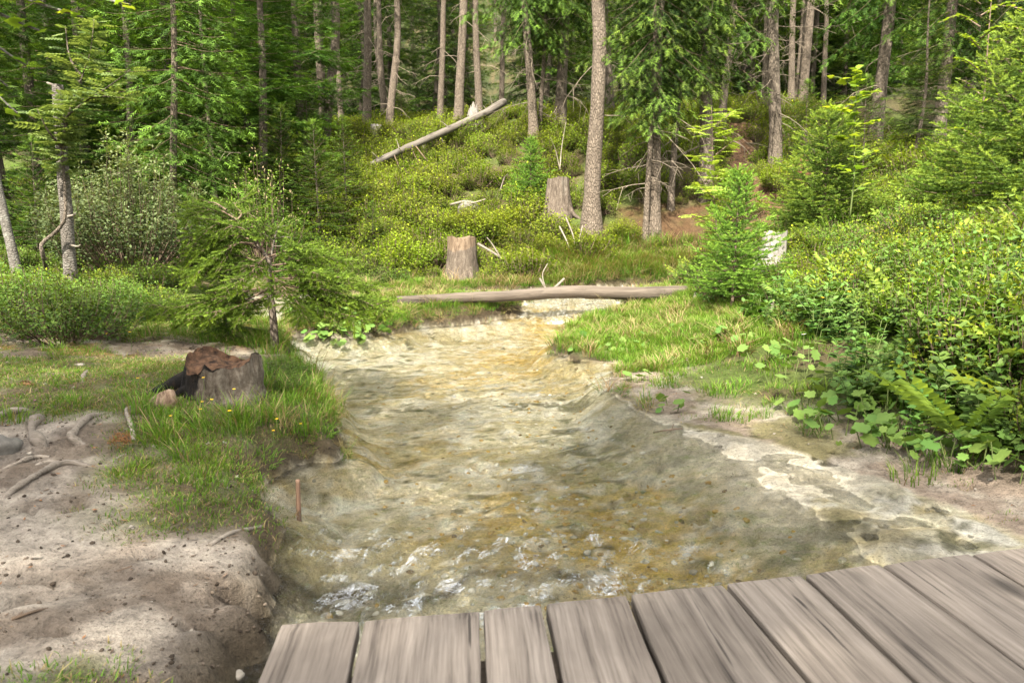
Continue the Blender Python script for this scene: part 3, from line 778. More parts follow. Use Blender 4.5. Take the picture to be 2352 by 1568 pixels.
def spruce(seed, h, zb, Lmax, dz, nb, spray, sec, tmpl, r0, e_lo=-12, e_hi=38, droop=.30, up=.22, hang=.35, shape=.85, trunk_mat='bark_spruce', leafm='spruce', lean=(0, 0), dead=0, dens=1.0, topdens=.5, tip=.6, sides=12, tint0=0.0, gap=0.0, rough=.05, full_low=False, deadtop=0.0):
    """returns (trunk mesh, crown mesh, dead-branch mesh): whorls of drooping boughs with side twigs and needle sprays"""
    r = np.random.default_rng(seed)
    nseg = max(10, int(h / .35))
    zs = np.linspace(-.25, h, nseg)
    wob = np.stack([lean[0] * zs + .06 * h ** .5 * vn(zs * .25, zs * 0 + seed, seed=seed), lean[1] * zs + .06 * h ** .5 * vn(zs * .25, zs * 0 + seed + 9, seed=seed + 1), zs], -1)
    rad = r0 * (1 - zs.clip(0) / h * .93) + r0 * .55 * np.exp(-zs.clip(0) / (r0 * 2.6))
    tm = MB(); tube(tm, wob, rad, sides, rough=rough, rfreq=5 / max(r0, .1) * .25, seed=seed)
    cm = MB(); dm = MB()
    def tr(z):
        return np.array([np.interp(z, zs, wob[:, k]) for k in range(3)])
    z = zb; az0 = r.uniform(0, 6.28)
    Ps = []; Ds = []; Ss = []; Ts = []
    while z < h - .05:
        q = (z - zb) / (h - zb)
        if deadtop and z > h * (1 - deadtop): break
        nb_ = max(3, int(round(nb * (1 - .35 * q))))
        for b in range(nb_):
            if r.random() < gap: continue
            az = az0 + 2 * PI * b / nb_ + r.normal(0, .25)
            L = Lmax * (1 - q) ** shape * (1 if full_low else min(1, .62 + q * 2.2)) * r.uniform(.68, 1.12) + .05 * min(1, h)
            el = math.radians(e_lo + (e_hi - e_lo) * q + r.normal(0, 6))
            t = np.linspace(0, 1, 7)
            dr = droop * (1 - .7 * q)
            rr_ = L * t * math.cos(el)
            zz = L * (math.sin(el) * t - dr * t ** 1.6 + up * t ** 3.2)
            o = tr(z + r.uniform(-.3, .3) * dz)
            bend = r.normal(0, .12)
            ca, sa = math.cos(az), math.sin(az)
            lat = L * bend * t * t
            P = np.stack([o[0] + ca * rr_ - sa * lat, o[1] + sa * rr_ + ca * lat, o[2] + zz], -1)
            tube(cm, P, np.linspace(max(.003, .0075 * L ** .8 + .0015), .0015, 7), 3 if tmpl is FEA else 4, mat=1, cap=False)
            T = nrm(np.gradient(P, axis=0))
            ns = max(2, int(L * .9 / sec * dens * (1 - (1 - topdens) * q)))
            ts = np.linspace(.14, 1, ns) + r.uniform(-.04, .04, ns)
            ts = ts.clip(.08, 1)
            for s in (-1, 1):
                l2 = (.42 * L * (1 - ts) ** .75 + spray * .75) * r.uniform(.6, 1.15, ns)
                B = np.stack([np.interp(ts, t, P[:, k]) for k in range(3)], -1)
                TT = nrm(np.stack([np.interp(ts, t, T[:, k]) for k in range(3)], -1))
                S = nrm(np.cross(TT, (0, 0, 1.0))) * s
                al = np.radians(r.uniform(38, 62, ns))[:, None]
                D2 = nrm(TT * np.cos(al) + S * np.sin(al) + np.array((0, 0, -1.0)) * (hang * r.uniform(.2, 1.3, ns))[:, None])
                kmax = int(math.ceil(l2.max() / (spray * .55)))
                for k in range(kmax):
                    ok = (k * spray * .55) < l2
                    if not ok.any(): break
                    pos = B[ok] + D2[ok] * (k * spray * .55) + np.array((0, 0, -1)) * (hang * .25 * (k * spray * .55) ** 2 / np.maximum(l2[ok], .1))[:, None]
                    endf = ((k + 1.0) * spray * .55 >= l2[ok]).astype(float)
                    rot = r.uniform(.35, .75, ok.sum()) * (1 - endf) * (1 if k % 2 else -1)
                    side2 = nrm(np.cross(D2[ok], (0, 0, 1.0)))
                    dd_ = nrm(D2[ok] * np.cos(rot)[:, None] + side2 * np.sin(rot)[:, None] + np.array((0, 0, -1.0)) * (hang * .4 * r.uniform(0, 1, ok.sum()))[:, None])
                    Ps.append(pos); Ds.append(dd_); Ss.append(spray * r.uniform(.75, 1.2, ok.sum()))
                    Ts.append(tint0 + .05 + .22 * ts[ok] + tip * endf * (.35 + .65 * ts[ok]) * r.uniform(.3, 1, ok.sum()))
            Ps.append(P[-1:]); Ds.append(T[-1:]); Ss.append(np.array([spray])); Ts.append(np.array([tint0 + tip + .3]))
        az0 += 2.4 + r.normal(0, .3); z += dz * r.uniform(.75, 1.2) * (1 - .35 * q)
    if not deadtop:
        Ps.append(tr(h)[None]); Ds.append(np.array([[0, 0, 1.0]])); Ss.append(np.array([spray * 1.6])); Ts.append(np.array([tint0 + tip + .3]))
    if Ps:
        Ps = np.concatenate(Ps); Ds = np.concatenate(Ds); Ss = np.concatenate(Ss); Ts = np.concatenate(Ts)
        pick = r.integers(0, len(tmpl), len(Ps))
        for k in range(len(tmpl)):
            s = pick == k
            stamp(cm, tmpl[k][0], tmpl[k][1], Ps[s], Ds[s], Ss[s], roll=r.uniform(-.6, .6, s.sum()), tint=Ts[s])
    for i in range(dead):
        zz0 = r.uniform(.8, max(1.5, zb)); az = r.uniform(0, 6.28); L = r.uniform(.4, 1.5)
        o = tr(zz0); P = [o]
        d = np.array((math.cos(az), math.sin(az), r.uniform(-.35, .1)))
        for k in range(5):
            d = nrm(d + r.normal(0, .18, 3) + np.array((0, 0, -.12))); P.append(P[-1] + d * L / 5)
        P = np.array(P); tube(dm, P, np.linspace(.012, .003, 6), 4, cap=False)
        for k in (2, 3, 4):
            d2 = nrm(d + r.normal(0, .8, 3) + np.array((0, 0, -.5))); l = L * r.uniform(.15, .4)
            tube(dm, np.array([P[k], P[k] + d2 * l * .5, P[k] + d2 * l + np.array((0, 0, -.05))]), (.006, .004, .002), 3, cap=False)
    out = [tm.mesh('trunk', [M[trunk_mat]]), cm.mesh('crown', [M[leafm], M['twig']]) if cm.V else None, dm.mesh('dead_branches', [M['spruce_dead']]) if dm.V else None]
    print('spruce', seed, len(out[1].polygons) if out[1] else 0)
    return out
def plant_tree(name, meshes, x, y, label, cat='tree', group=None, rz=0.0, sc=1.0, tilt=(0, 0), z=None, parts=('trunk', 'crown', 'dead_branches')):
    e = empty(name, (x, y, Hp(x, y) if z is None else z), rz)
    e.rotation_euler = (tilt[0], tilt[1], rz); e.scale = (sc, sc, sc)
    for pn, me in zip(parts, meshes):
        if me:
            q_ = inst(pn, me, e)
            if pn == 'dead_branches': q_['kind'] = 'stuff'
    return tag(e, label, cat, group)

# ------------------------------------------------------------------ trees: mesh variants
SP = {}
SP['full_a'] = spruce(11, 13, .5, 2.3, .56, 7, .22, .105, FEA, .13, droop=.30, hang=.22, trunk_mat='bark_dark', topdens=.35)
SP['full_b'] = spruce(12, 11, .3, 2.0, .52, 7, .21, .10, FEA, .11, droop=.24, hang=.20, trunk_mat='bark_dark', topdens=.35, tint0=.06)
SP['high_a'] = spruce(13, 19, 6.5, 2.4, .62, 5, .28, .19, FEA, .15, droop=.42, hang=.55, dead=26, topdens=.3, gap=.12)
SP['high_b'] = spruce(14, 18, 4.2, 2.2, .60, 5, .28, .19, FEA, .14, droop=.45, hang=.6, dead=30, topdens=.3, gap=.2, trunk_mat='bark_dark')
SP['droop_a'] = spruce(15, 15, 3.1, 1.9, .42, 5, .21, .13, FEA, .12, e_lo=-25, droop=.55, up=.16, hang=.95, dead=10, topdens=.3, tint0=.04)
SP['droop_b'] = spruce(16, 16, 3.4, 2.3, .48, 5, .23, .14, FEA, .16, e_lo=-22, droop=.5, up=.2, hang=.9, dead=14, topdens=.3, trunk_mat='bark_dark')
SP['slim'] = spruce(17, 11, 2.7, 1.25, .42, 5, .20, .12, FEA, .065, e_lo=-25, droop=.45, hang=.8, dead=14, topdens=.35, tint0=.12)
SP['far'] = spruce(18, 15, .8, 2.3, .66, 7, .30, .17, FEA, .15, droop=.32, hang=.25, trunk_mat='bark_dark', topdens=.4)
SP['pole'] = spruce(19, 19, 9.0, 2.0, .75, 5, .34, .34, FEA, .14, droop=.4, hang=.5, dead=14, topdens=.3)
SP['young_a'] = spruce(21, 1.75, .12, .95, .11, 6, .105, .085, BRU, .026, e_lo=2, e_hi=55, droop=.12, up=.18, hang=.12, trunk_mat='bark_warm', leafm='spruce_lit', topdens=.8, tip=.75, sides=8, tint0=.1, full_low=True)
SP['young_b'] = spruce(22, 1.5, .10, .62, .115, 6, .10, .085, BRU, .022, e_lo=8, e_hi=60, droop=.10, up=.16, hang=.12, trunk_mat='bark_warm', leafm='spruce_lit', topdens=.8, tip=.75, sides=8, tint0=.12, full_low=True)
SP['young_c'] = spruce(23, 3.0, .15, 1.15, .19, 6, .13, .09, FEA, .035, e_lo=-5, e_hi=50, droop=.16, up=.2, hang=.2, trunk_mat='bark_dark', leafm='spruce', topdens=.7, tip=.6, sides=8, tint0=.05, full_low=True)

def bush_mesh(seed, R, Hh, stems, per, lsize, tmpl, lm, sm='twig', spread=.9, tilt=.5, lift=.2, tlo=0.0, thi=.9, catk=0):
    r = np.random.default_rng(seed); mb = MB(); P = []; D = []; S = []; T = []; CP_ = []; CD = []
    for i in range(stems):
        az = r.uniform(0, 6.28); rad = R * math.sqrt(r.random()) * spread; h = Hh * (1 - .55 * (rad / R) ** 2) * r.uniform(.6, 1.12)
        b = np.array((math.cos(az) * rad * .35, math.sin(az) * rad * .35, -.04)); e = np.array((math.cos(az) * rad, math.sin(az) * rad, h))
        m = (b + e) / 2 + np.array((math.cos(az), math.sin(az), 0)) * rad * .18 + r.normal(0, .03 * R, 3)
        pts = smooth_path([b, m, e], 5)
        tube(mb, pts, np.linspace(.006 * max(1, Hh), .0016, 5), 3, mat=1, cap=False)
        t = r.uniform(.25, 1.0, per) ** .8
        pp = np.stack([np.interp(t, np.linspace(0, 1, 5), pts[:, k]) for k in range(3)], -1)
        dr = nrm(r.normal(0, 1, (per, 3)) + np.array((math.cos(az) * .3, math.sin(az) * .3, lift)))
        pp = pp + dr * (r.uniform(0, tilt, per) * lsize * 3.5)[:, None]
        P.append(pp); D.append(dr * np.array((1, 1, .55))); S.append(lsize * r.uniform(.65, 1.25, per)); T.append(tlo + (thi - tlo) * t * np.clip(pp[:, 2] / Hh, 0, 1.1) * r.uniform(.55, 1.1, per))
        if catk and r.random() < .7:
            k = r.integers(2, 5); CP_.append(e + r.normal(0, .05, (k, 3))); CD.append(nrm(r.normal(0, .5, (k, 3)) + (0, 0, 1)))
    P = np.concatenate(P); D = np.concatenate(D)
    stamp(mb, tmpl[0], tmpl[1], P, D, np.concatenate(S), roll=r.uniform(-.7, .7, len(P)), tint=np.concatenate(T), smooth=False)
    if CP_:
        CPp = np.concatenate(CP_); CDd = np.concatenate(CD)
        V, F = smallleaf(.16, .05); V = np.vstack([V, V[:, [0, 2, 1]]]); F = np.vstack([F, F + 4])
        stamp(mb, V, F, CPp, CDd, r.uniform(.04, .07, len(CPp)), mat=2)
    return mb.mesh('bush', [M[lm], M[sm], M['catkin']])
def grass_mesh(seed, n, hlo, hhi, R, width=.004, lean=.5, m='grass', tl=(.1, .9), dry=.08):
    r = np.random.default_rng(seed); mb = MB()
    for dryf in (0, 1):
        k = int(n * (dry if dryf else 1 - dry))
        if k == 0: continue
        az = r.uniform(0, 6.28, k); rad = R * np.sqrt(r.random(k)); h = r.uniform(hlo, hhi, k)
        x, y = np.cos(az) * rad, np.sin(az) * rad
        da = az + r.normal(0, .9, k); ln = lean * h * r.uniform(.2, 1.1, k) * (1.4 if dryf else 1)
        dx, dy = np.cos(da), np.sin(da); sx, sy = -dy, dx; w = width * r.uniform(.7, 1.3, k)
        rows = []
        for t, ww in ((0, 1), (.45, .9), (.8, .55), (1, 0)):
            cx = x + dx * ln * t * t; cy = y + dy * ln * t * t; cz = h * t * (1 - .25 * t * lean) - .01
            if ww:
                rows += [np.stack([cx - sx * w * ww, cy - sy * w * ww, cz], -1), np.stack([cx + sx * w * ww, cy + sy * w * ww, cz], -1)]
            else: rows.append(np.stack([cx, cy, cz], -1))
        V = np.stack(rows, 1).reshape(-1, 3)
        f = np.array([(0, 1, 3), (0, 3, 2), (2, 3, 5), (2, 5, 4), (4, 5, 6)])
        F = (f[None] + (np.arange(k) * 7)[:, None, None]).reshape(-1, 3)
        tt = np.tile(np.array((0, 0, .4, .4, .8, .8, 1.0)), k) * (tl[1] - tl[0]) + tl[0]
        mb.add(V, F, dryf, tt)
    return mb.mesh('grass_tuft', [M[m], M['straw']])

# ------------------------------------------------------------------ scattered ground cover (nobody could count it)
PROTO_N = [0]
def scatter(name, meshes, pts, rz, sc, idx, label, cat, tilt=None):
    col = bpy.data.collections.new(name + '_source')
    for k, me in enumerate(meshes):
        PROTO_N[0] += 1
        col.objects.link(bpy.data.objects.new('%s_kind_%02d' % (name, k), me))
    n = len(pts)
    me = bpy.data.meshes.new(name); me.vertices.add(n); me.vertices.foreach_set('co', np.asarray(pts, np.float32).ravel())
    rot = np.zeros((n, 3), np.float32); rot[:, 2] = rz
    if tilt is not None: rot[:, :2] = tilt
    a = me.attributes.new('rot', 'FLOAT_VECTOR', 'POINT'); a.data.foreach_set('vector', rot.ravel())
    a = me.attributes.new('scl', 'FLOAT', 'POINT'); a.data.foreach_set('value', np.asarray(sc, np.float32))
    a = me.attributes.new('idx', 'INT', 'POINT'); a.data.foreach_set('value', np.asarray(idx, np.int32))
    o = bpy.data.objects.new(name, me); COL.objects.link(o)
    ng = bpy.data.node_groups.new(name, 'GeometryNodeTree')
    ng.interface.new_socket('Geometry', in_out='INPUT', socket_type='NodeSocketGeometry'); ng.interface.new_socket('Geometry', in_out='OUTPUT', socket_type='NodeSocketGeometry')
    gi = ng.nodes.new('NodeGroupInput'); go = ng.nodes.new('NodeGroupOutput')
    m2p = ng.nodes.new('GeometryNodeMeshToPoints'); iop = ng.nodes.new('GeometryNodeInstanceOnPoints')
    ci = ng.nodes.new('GeometryNodeCollectionInfo'); ci.inputs['Collection'].default_value = col; ci.inputs['Separate Children'].default_value = True; ci.inputs['Reset Children'].default_value = True
    def na(t, nm):
        q = ng.nodes.new('GeometryNodeInputNamedAttribute'); q.data_type = t; q.inputs['Name'].default_value = nm
        return q.outputs['Attribute']
    L = ng.links.new
    L(gi.outputs[0], m2p.inputs['Mesh']); L(m2p.outputs[0], iop.inputs['Points']); L(ci.outputs[0], iop.inputs['Instance'])
    iop.inputs['Pick Instance'].default_value = True
    L(na('INT', 'idx'), iop.inputs['Instance Index']); L(na('FLOAT_VECTOR', 'rot'), iop.inputs['Rotation']); L(na('FLOAT', 'scl'), iop.inputs['Scale'])
    L(iop.outputs[0], go.inputs[0])
    md = o.modifiers.new('scatter', 'NODES'); md.node_group = ng
    return tag(o, label, cat, kind='stuff')
def in_view(x, y, m=.2):
    return (y > .3) & (np.abs(x) < (.6925 + m) * y + .9)
R0 = np.random.default_rng(77)
EXC = [(*at(1768, 612, 11.0)[:2], .30), (*at(1752, 640, 10.2)[:2], .45), (*at(1062, 636, 14.8)[:2], .45), (*at(1062, 650, 14.2)[:2], .35), (*at(1282, 500, 17)[:2], .55), (*at(866, 328, 25.2)[:2], .4), (*at(515, 925, 4.45)[:2], .25)]
def cand(n, x0, x1, y0, y1):
    x = R0.uniform(x0, x1, n); y = R0.uniform(y0, y1, n)
    return x, y
def emit(name, meshes, x, y, dens, s0, s1, label, cat, weights=None, dz=0.0, tilt=.12):
    for ex, ey, er_ in EXC: dens = dens * (np.hypot(x - ex, y - ey) > er_)
    k = (R0.random(len(x)) < dens) & in_view(x, y)
    x, y = x[k], y[k]; n = len(x)
    z = H(x, y) + dz
    idx = R0.choice(len(meshes), n, p=weights)
    print('scatter', name, n)
    return scatter(name, meshes, np.stack([x, y, z], -1), R0.uniform(0, 6.28, n), R0.uniform(s0, s1, n), idx, label, cat, R0.normal(0, tilt, (n, 2)))

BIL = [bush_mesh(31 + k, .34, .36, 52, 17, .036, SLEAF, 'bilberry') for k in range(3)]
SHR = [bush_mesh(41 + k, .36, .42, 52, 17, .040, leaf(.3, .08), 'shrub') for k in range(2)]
def fern_mesh(seed, n, L, lm):
    r = np.random.default_rng(seed); mb = MB(); P_ = pinnate(9, .05, .22); az = np.linspace(0, 6.28, n, endpoint=False) + r.normal(0, .3, n)
    stamp(mb, P_[0], P_[1], np.stack([.02 * np.cos(az), .02 * np.sin(az), np.full(n, .03)], -1), np.stack([np.cos(az), np.sin(az), r.uniform(.5, 1.4, n)], -1), L * r.uniform(.7, 1.1, n), tint=r.uniform(.2, .9, n))
    return mb.mesh('fern', [M[lm]])
FERN = [fern_mesh(81, 9, .45, 'rowan'), fern_mesh(82, 7, .38, 'shrub')]
GR_S = [grass_mesh(51 + k, 50, .008, .032, .11, .0015, 1.0, dry=.25) for k in range(3)]
GR_M = [grass_mesh(55 + k, 60,   .05, .15, .11, .0024, .8, dry=.10) for k in range(3)]
GR_L = [grass_mesh(59 + k, 60, .12, .28, .12, .0028, .8, dry=.2) for k in range(2)]
GR_D = [grass_mesh(63 + k, 60, .10, .26, .11, .003, 1.1, dry=.75) for k in range(2)]

# bilberry carpet on the mound and the far slope
x, y = cand(14000, -14, 12, 14.2, 34)
d = water_d(x, y)
left_dark = sst(-4.5, -6.5, x) * sst(19, 15, y)
dens = .52 * sst(.45, .9, d) * (1 - soil_w(x, y)) * (1 - path_w(x, y)) * (.72 + .5 * fbm(x * .55, y * .55, seed=201, octv=2)) * (1 - .5 * sst(24, 32, y)) * (1 - .6 * left_dark)
k_ = dens > 0
emit('bilberry_undergrowth', BIL, x[k_], y[k_], np.clip(dens[k_], 0, 1) * .8, .5, 1.75, 'bright green bilberry scrub carpeting the mound behind the stream', 'undergrowth', tilt=.25)
# low shrubs and herbs on the right bank
x, y = cand(9000, 1.2, 9.5, 2.6, 15)
d = water_d(x, y)
edge_r = np.interp(y, [2, 3.3, 3.9, 5, 6, 7.5, 9, 11, 15], [2.6, 2.25, 2.05, 2.35, 2.6, 2.5, 2.3, 2.2, 2.4])
dr_ = x - edge_r
dens = .55 * sst(.35, .95, dr_) * sst(.25, .5, d) * (1 - path_w(x, y)) * (1 - soil_w(x, y)) * (.65 + .6 * fbm(x * .9, y * .9, seed=202, octv=2))
emit('bank_undergrowth', [BIL[0], BIL[1], SHR[0], SHR[1]] + FERN + GR_L, x, y, np.clip(dens, 0, 1), .45, 1.15, 'mixed low green scrub covering the right bank', 'undergrowth', weights=[.19, .19, .16, .16, .07, .05, .09, .09], tilt=.25)
# scrub at the back of the left bank
x, y = cand(5000, -13, -1.6, 6.4, 16)
d = water_d(x, y)
dens = .42 * sst(.5, 1.0, d) * sst(.0, .9, y - 7.2 + .25 * x * -0 + .5 * fbm(x * .8, y * .8, seed=203, octv=2)) * sst(-1.9, -3.4, x) * (.6 + .7 * fbm(x * .7, y * .7, seed=204, octv=2))
emit('shaded_undergrowth', [SHR[0], SHR[1], BIL[2]], x, y, np.clip(dens, 0, 1), .5, 1.0, 'darker green scrub under the trees behind the left bank', 'undergrowth', weights=[.4, .4, .2], tilt=.2)
# turf
x, y = cand(60000, -4.8, -.3, .8, 10.5)
d = water_d(x, y)
g = grass_near(x, y)
lim = sst(.02, .10, d) * (x < np.interp(y, CHY, CHX))
dens = lim * sst(.40, .95, g + .16 * R0.normal(0, 1, len(x))) * .42
emit('short_turf', GR_S, x, y, dens, .6, 1.4, 'short patchy turf on the left bank', 'grass')
x, y = cand(16000, -4.8, -.3, 2.4, 9.5)
d = water_d(x, y)
rim = np.exp(-((d - .16) / .22) ** 2)
st = atz(600, 960, .28); near_st = np.exp(-(((x - st[0]) / .62) ** 2 + ((y - st[1]) / .55) ** 2))
dens = sst(.03, .10, d) * (x < np.interp(y, CHY, CHX)) * np.clip(.42 * near_st + .25 * rim * sst(3.9, 4.3, y) + .10 * sst(.5, .9, grass_near(x, y)) * sst(5, 6, y), 0, 1) * .5
emit('bank_grass', GR_M + GR_L, x, y, dens, .5, .85, 'long grass around the charred stump and along the left water edge', 'grass', weights=[.25, .25, .25, .125, .125])
# island, far bank and right-hand meadow
x, y = cand(26000, -4.5, 6, 6.6, 15.2)
d = water_d(x, y)
isl = (x > -3.0) & (x < .45) & (y < 11.6) & (y > 8.6)
farb = (y > 12.6) & (x > -3.6) & (x < 3.6) & (d < 1.5)
rgt = (x > np.interp(y, CHY, CHX)) & (y < 12.5) & ~isl
dens = sst(.03, .10, d) * (isl * .6 + farb * .55 + rgt * (1 - sst(.5, 1.4, x - np.interp(y, [2, 3.3, 3.9, 5, 6, 7.5, 9, 11, 15], [2.6, 2.25, 2.05, 2.35, 2.6, 2.5, 2.3, 2.2, 2.4]))) * .55)
emit('meadow_grass', GR_M + GR_D[:1], x, y, np.clip(dens, 0, 1), .55, 1.15, 'green and straw coloured grass on the islet and around the log', 'grass', weights=[.31, .31, .31, .07])
# tall tussocks on the far bank and hanging dry grass over the water
x, y = cand(5000, -2.4, 4.6, 13.2, 16)
d = water_d(x, y); q = at(1400, 600, 14.9)
dens = sst(.02, .1, d) * np.exp(-(((x - q[0]) / 1.6) ** 2 + ((y - q[1]) / .9) ** 2)) * .8
emit('tussock_grass', GR_L + GR_D, x, y, dens, .8, 1.5, 'tall grass tussocks hanging over the far bank below the big trunk', 'grass')
# sparse blades and dry grass on the right beach and sand
x, y = cand(9000, .6, 4.2, 2.4, 9.5)
d = water_d(x, y)
dens = sst(.05, .5, d) * (x > np.interp(y, CHY, CHX)) * .30 * sst(-.2, .4, fbm(x * 2.2, y * 2.2, seed=206, octv=3))
emit('beach_grass', GR_S + GR_M[:1], x, y, np.clip(dens, 0, 1), .6, 1.2, 'thin grass on the sandy right shore', 'grass')

x, y = cand(16000, -4.5, 4, 3.4, 15)
d = water_d(x, y)
dens = np.exp(-((d - .05) / .06) ** 2) * (1 - rightness(x, y)) * .5
emit('edge_grass', GR_D + GR_M[:1], x, y, dens, .35, .8, 'dry matted grass hanging over the undercut water edge', 'grass', tilt=.5)

SP['slim_full'] = spruce(25, 9, .9, 1.15, .34, 6, .19, .11, FEA, .06, e_lo=-18, droop=.35, hang=.55, dead=4, topdens=.35, tint0=.1)

# ------------------------------------------------------------------ trees, front to back
def gxy(px, Y):
    return (px - 1176) / FPX * Y, Y
def T(kind, px, Y, label, name='spruce_tree', sc=1.0, rz=None, tilt=(0, 0), group=None):
    x, y = gxy(px, Y)
    rz = R0.uniform(0, 6.28) if rz is None else rz
    return plant_tree(name, SP[kind], x, y, label, 'tree', group, rz, sc, tilt)
SP['big'] = spruce(91, 17, 7.4, 2.4, .6, 5, .3, .28, FEA, .175, droop=.4, hang=.5, dead=3, topdens=.3, sides=28, rough=.10)
T('big', 1368, 16.0, 'thick straight scaly spruce trunk standing on the far bank', tilt=(0, -.035), rz=.3)
T('droop_a', 1500, 16.1, 'grey spruce trunk with drooping boughs beside the thick bare trunk', tilt=(0, .01), rz=1.0)
T('slim', 1470, 15.9, 'very thin spruce trunk just in front of its thicker neighbour', rz=2.2)
T('slim', 1556, 16.8, 'slender spruce stem rooted on the bare earth bank', rz=4.0, sc=1.15)
T('droop_b', 1606, 17.2, 'stout spruce with flared pale roots above the bare earth', rz=5.0)
T('high_b', 1752, 19.3, 'dark spruce trunk above the orange dirt path', tilt=(0, .02), rz=.6, sc=1.15)
T('droop_b', 1992, 22, 'dark heavy-boughed spruce behind the maple sapling', rz=2.0, sc=1.2)
T('droop_a', 1215, 21, 'spruce with hanging dark boughs at the upper end of the fallen trunk', rz=.2, sc=1.1)
T('droop_b', 1288, 22, 'tall dark spruce behind the upper end of the fallen trunk', rz=1.4, sc=1.05)
T('slim', 1240, 21.5, 'thin spruce between the two dark hanging spruces', rz=3.0)
T('high_b', 1385, 26, 'bare-stemmed spruce seen just right of the thick trunk', rz=.9)
T('slim_full', 432, 13.6, 'slender leaning spruce stem rising behind the grey willow bush', rz=.4, tilt=(0, -.03), sc=1.2)
T('full_b', 612, 17.6, 'upright bright green spruce behind the crooked little spruce', rz=2.6)
T('full_a', 700, 23, 'full green spruce left of the row of bare trunks', rz=1.1)
T('full_a', 240, 20, 'tall dense spruce behind the broken snag', rz=.2, sc=1.1)
T('full_b', 95, 16.5, 'bushy spruce filling the upper left corner', rz=3.3, sc=1.15)
T('full_a', 420, 19, 'broad green spruce behind the grey willow', rz=4.4)
T('full_b', -60, 13.5, 'spruce cut by the left picture edge', rz=5.0)
T('full_a', 520, 24, 'deep green spruce between the two upright spruces', rz=2.9)
T('high_b', 22, 14.5, 'dark bare stem at the left edge behind the leaning trunk', rz=1.0, sc=.8)
for px, Y, lab, k, s, ti in [(748, 27, 'leftmost of the bare trunks behind the fallen trunk', 'pole', .95, 0), (785, 24.5, 'bare trunk standing at the foot of the bilberry mound, dead twigs on it', 'high_a', 1.05, -.01),
                             (806, 29, 'thin bare trunk close behind a thicker pair', 'pole', .8, 0), (850, 26.5, 'bare trunk right behind the small pale stump', 'pole', 1.1, 0), (897, 30, 'thin far trunk between two bare trunks', 'pole', .85, 0),
                             (920, 26, 'straight grey trunk above the middle of the fallen trunk', 'high_a', .9, .015), (1020, 25.5, 'reddish dead trunk with dry drooping twigs', 'pole', .8, -.02), (1064, 25, 'smooth brown trunk leaning at its base beside the dead one', 'pole', 1.1, -.03),
                             (1107, 26, 'pale trunk rising behind the fallen trunk', 'pole', .9, 0), (1160, 30, 'thin trunk far behind the hanging spruces', 'pole', .8, 0)]:
    o = T(k, px, Y, lab, 'bare_spruce_trunk', s, tilt=(0, ti), group='bare trunks on the mound')
for px, Y, lab, k, s in [(1722, 27, 'pale trunk directly left of the dark trunk above the path', 'pole', 1.35), (1792, 29, 'thin pale trunk just right of the dark trunk', 'pole', .9), (1812, 30, 'second thin trunk right of the dark trunk', 'pole', .8),
                         (1832, 28.5, 'thicker grey trunk on the grassy ridge', 'pole', 1.2), (1856, 30, 'slim trunk at the right end of the ridge group', 'pole', .75), (1650, 24, 'trunk half hidden behind the rowan sapling', 'high_b', .9)]:
    T(k, px, Y, lab, 'bare_spruce_trunk', s, group='bare trunks on the ridge')
T('droop_b', 2130, 19, 'dark spruce behind the birch sapling', rz=.4, sc=1.0)
T('full_a', 2240, 23, 'dense dark spruce at the upper right', rz=3.4)
T('droop_a', 2340, 17.5, 'spruce at the right picture edge', rz=2.2, sc=1.1)
T('full_b', 2080, 16, 'shaded green spruce between the maple and birch saplings', rz=1.2, sc=.42)
T('high_b', 2190, 26, 'bare-stemmed spruce far behind the birch sapling', rz=1.9)
T('full_a', 1900, 33, 'far green spruce on the ridge right of the trunk group', rz=2.5)
T('full_b', 330, 16.2, 'spruce right behind the grey willow bush', rz=.7, sc=.9)
T('full_a', 150, 23, 'dark spruce deep behind the broken snag', rz=1.9)
T('full_b', 585, 21, 'spruce in the gap behind the upright bright spruce', rz=4.9)
T('slim_full', 500, 16.5, 'narrow young spruce between willow and upright spruce', rz=2.9)
# young spruces
T('young_b', 1690, 9.0, 'bright young spruce on the shore right of the log', 'young_spruce', 1.02, .3)
T('young_a', 1885, 12.2, 'wide bright green young spruce right of the white stump', 'young_spruce', 1.15, 1.3)
T('young_a', 2345, 8.4, 'bright young spruce at the right edge above the bank', 'young_spruce', 1.25, 2.3)
T('young_a', 2190, 11.5, 'young spruce in front of the birch sapling', 'young_spruce', .9, 4.3)
T('young_b', 1215, 18.0, 'small young spruce on the mound left of the thick trunk', 'young_spruce', 1.0, 2.0)
for px, Y, s, lab in [(735, 15.2, .78, 'dark dense young spruce behind the right boughs of the crooked spruce'), (660, 15.8, .8, 'dark dense young spruce behind the crooked spruce'), (800, 17, .7, 'young spruce below the lower end of the fallen trunk'),
                      (560, 14.6, .55, 'low young spruce beside the grey willow bush'), (720, 19.5, .85, 'young spruce at the left foot of the mound'), (860, 15.4, .34, 'tiny spruce among bilberry left of the pale-cut stump'), (100, 12.5, .7, 'young spruce behind the broken snag'),
                      (1960, 15.5, .7, 'shaded young spruce right of the dirt path'), (1830, 19, .75, 'shaded young spruce beside the dark trunk above the path'), (2230, 14, .8, 'young spruce in the shade at the right'), (930, 27.5, .5, 'small spruce on the mound crest below the grey trunk')]:
    T('young_c', px, Y, lab, 'young_spruce', s)
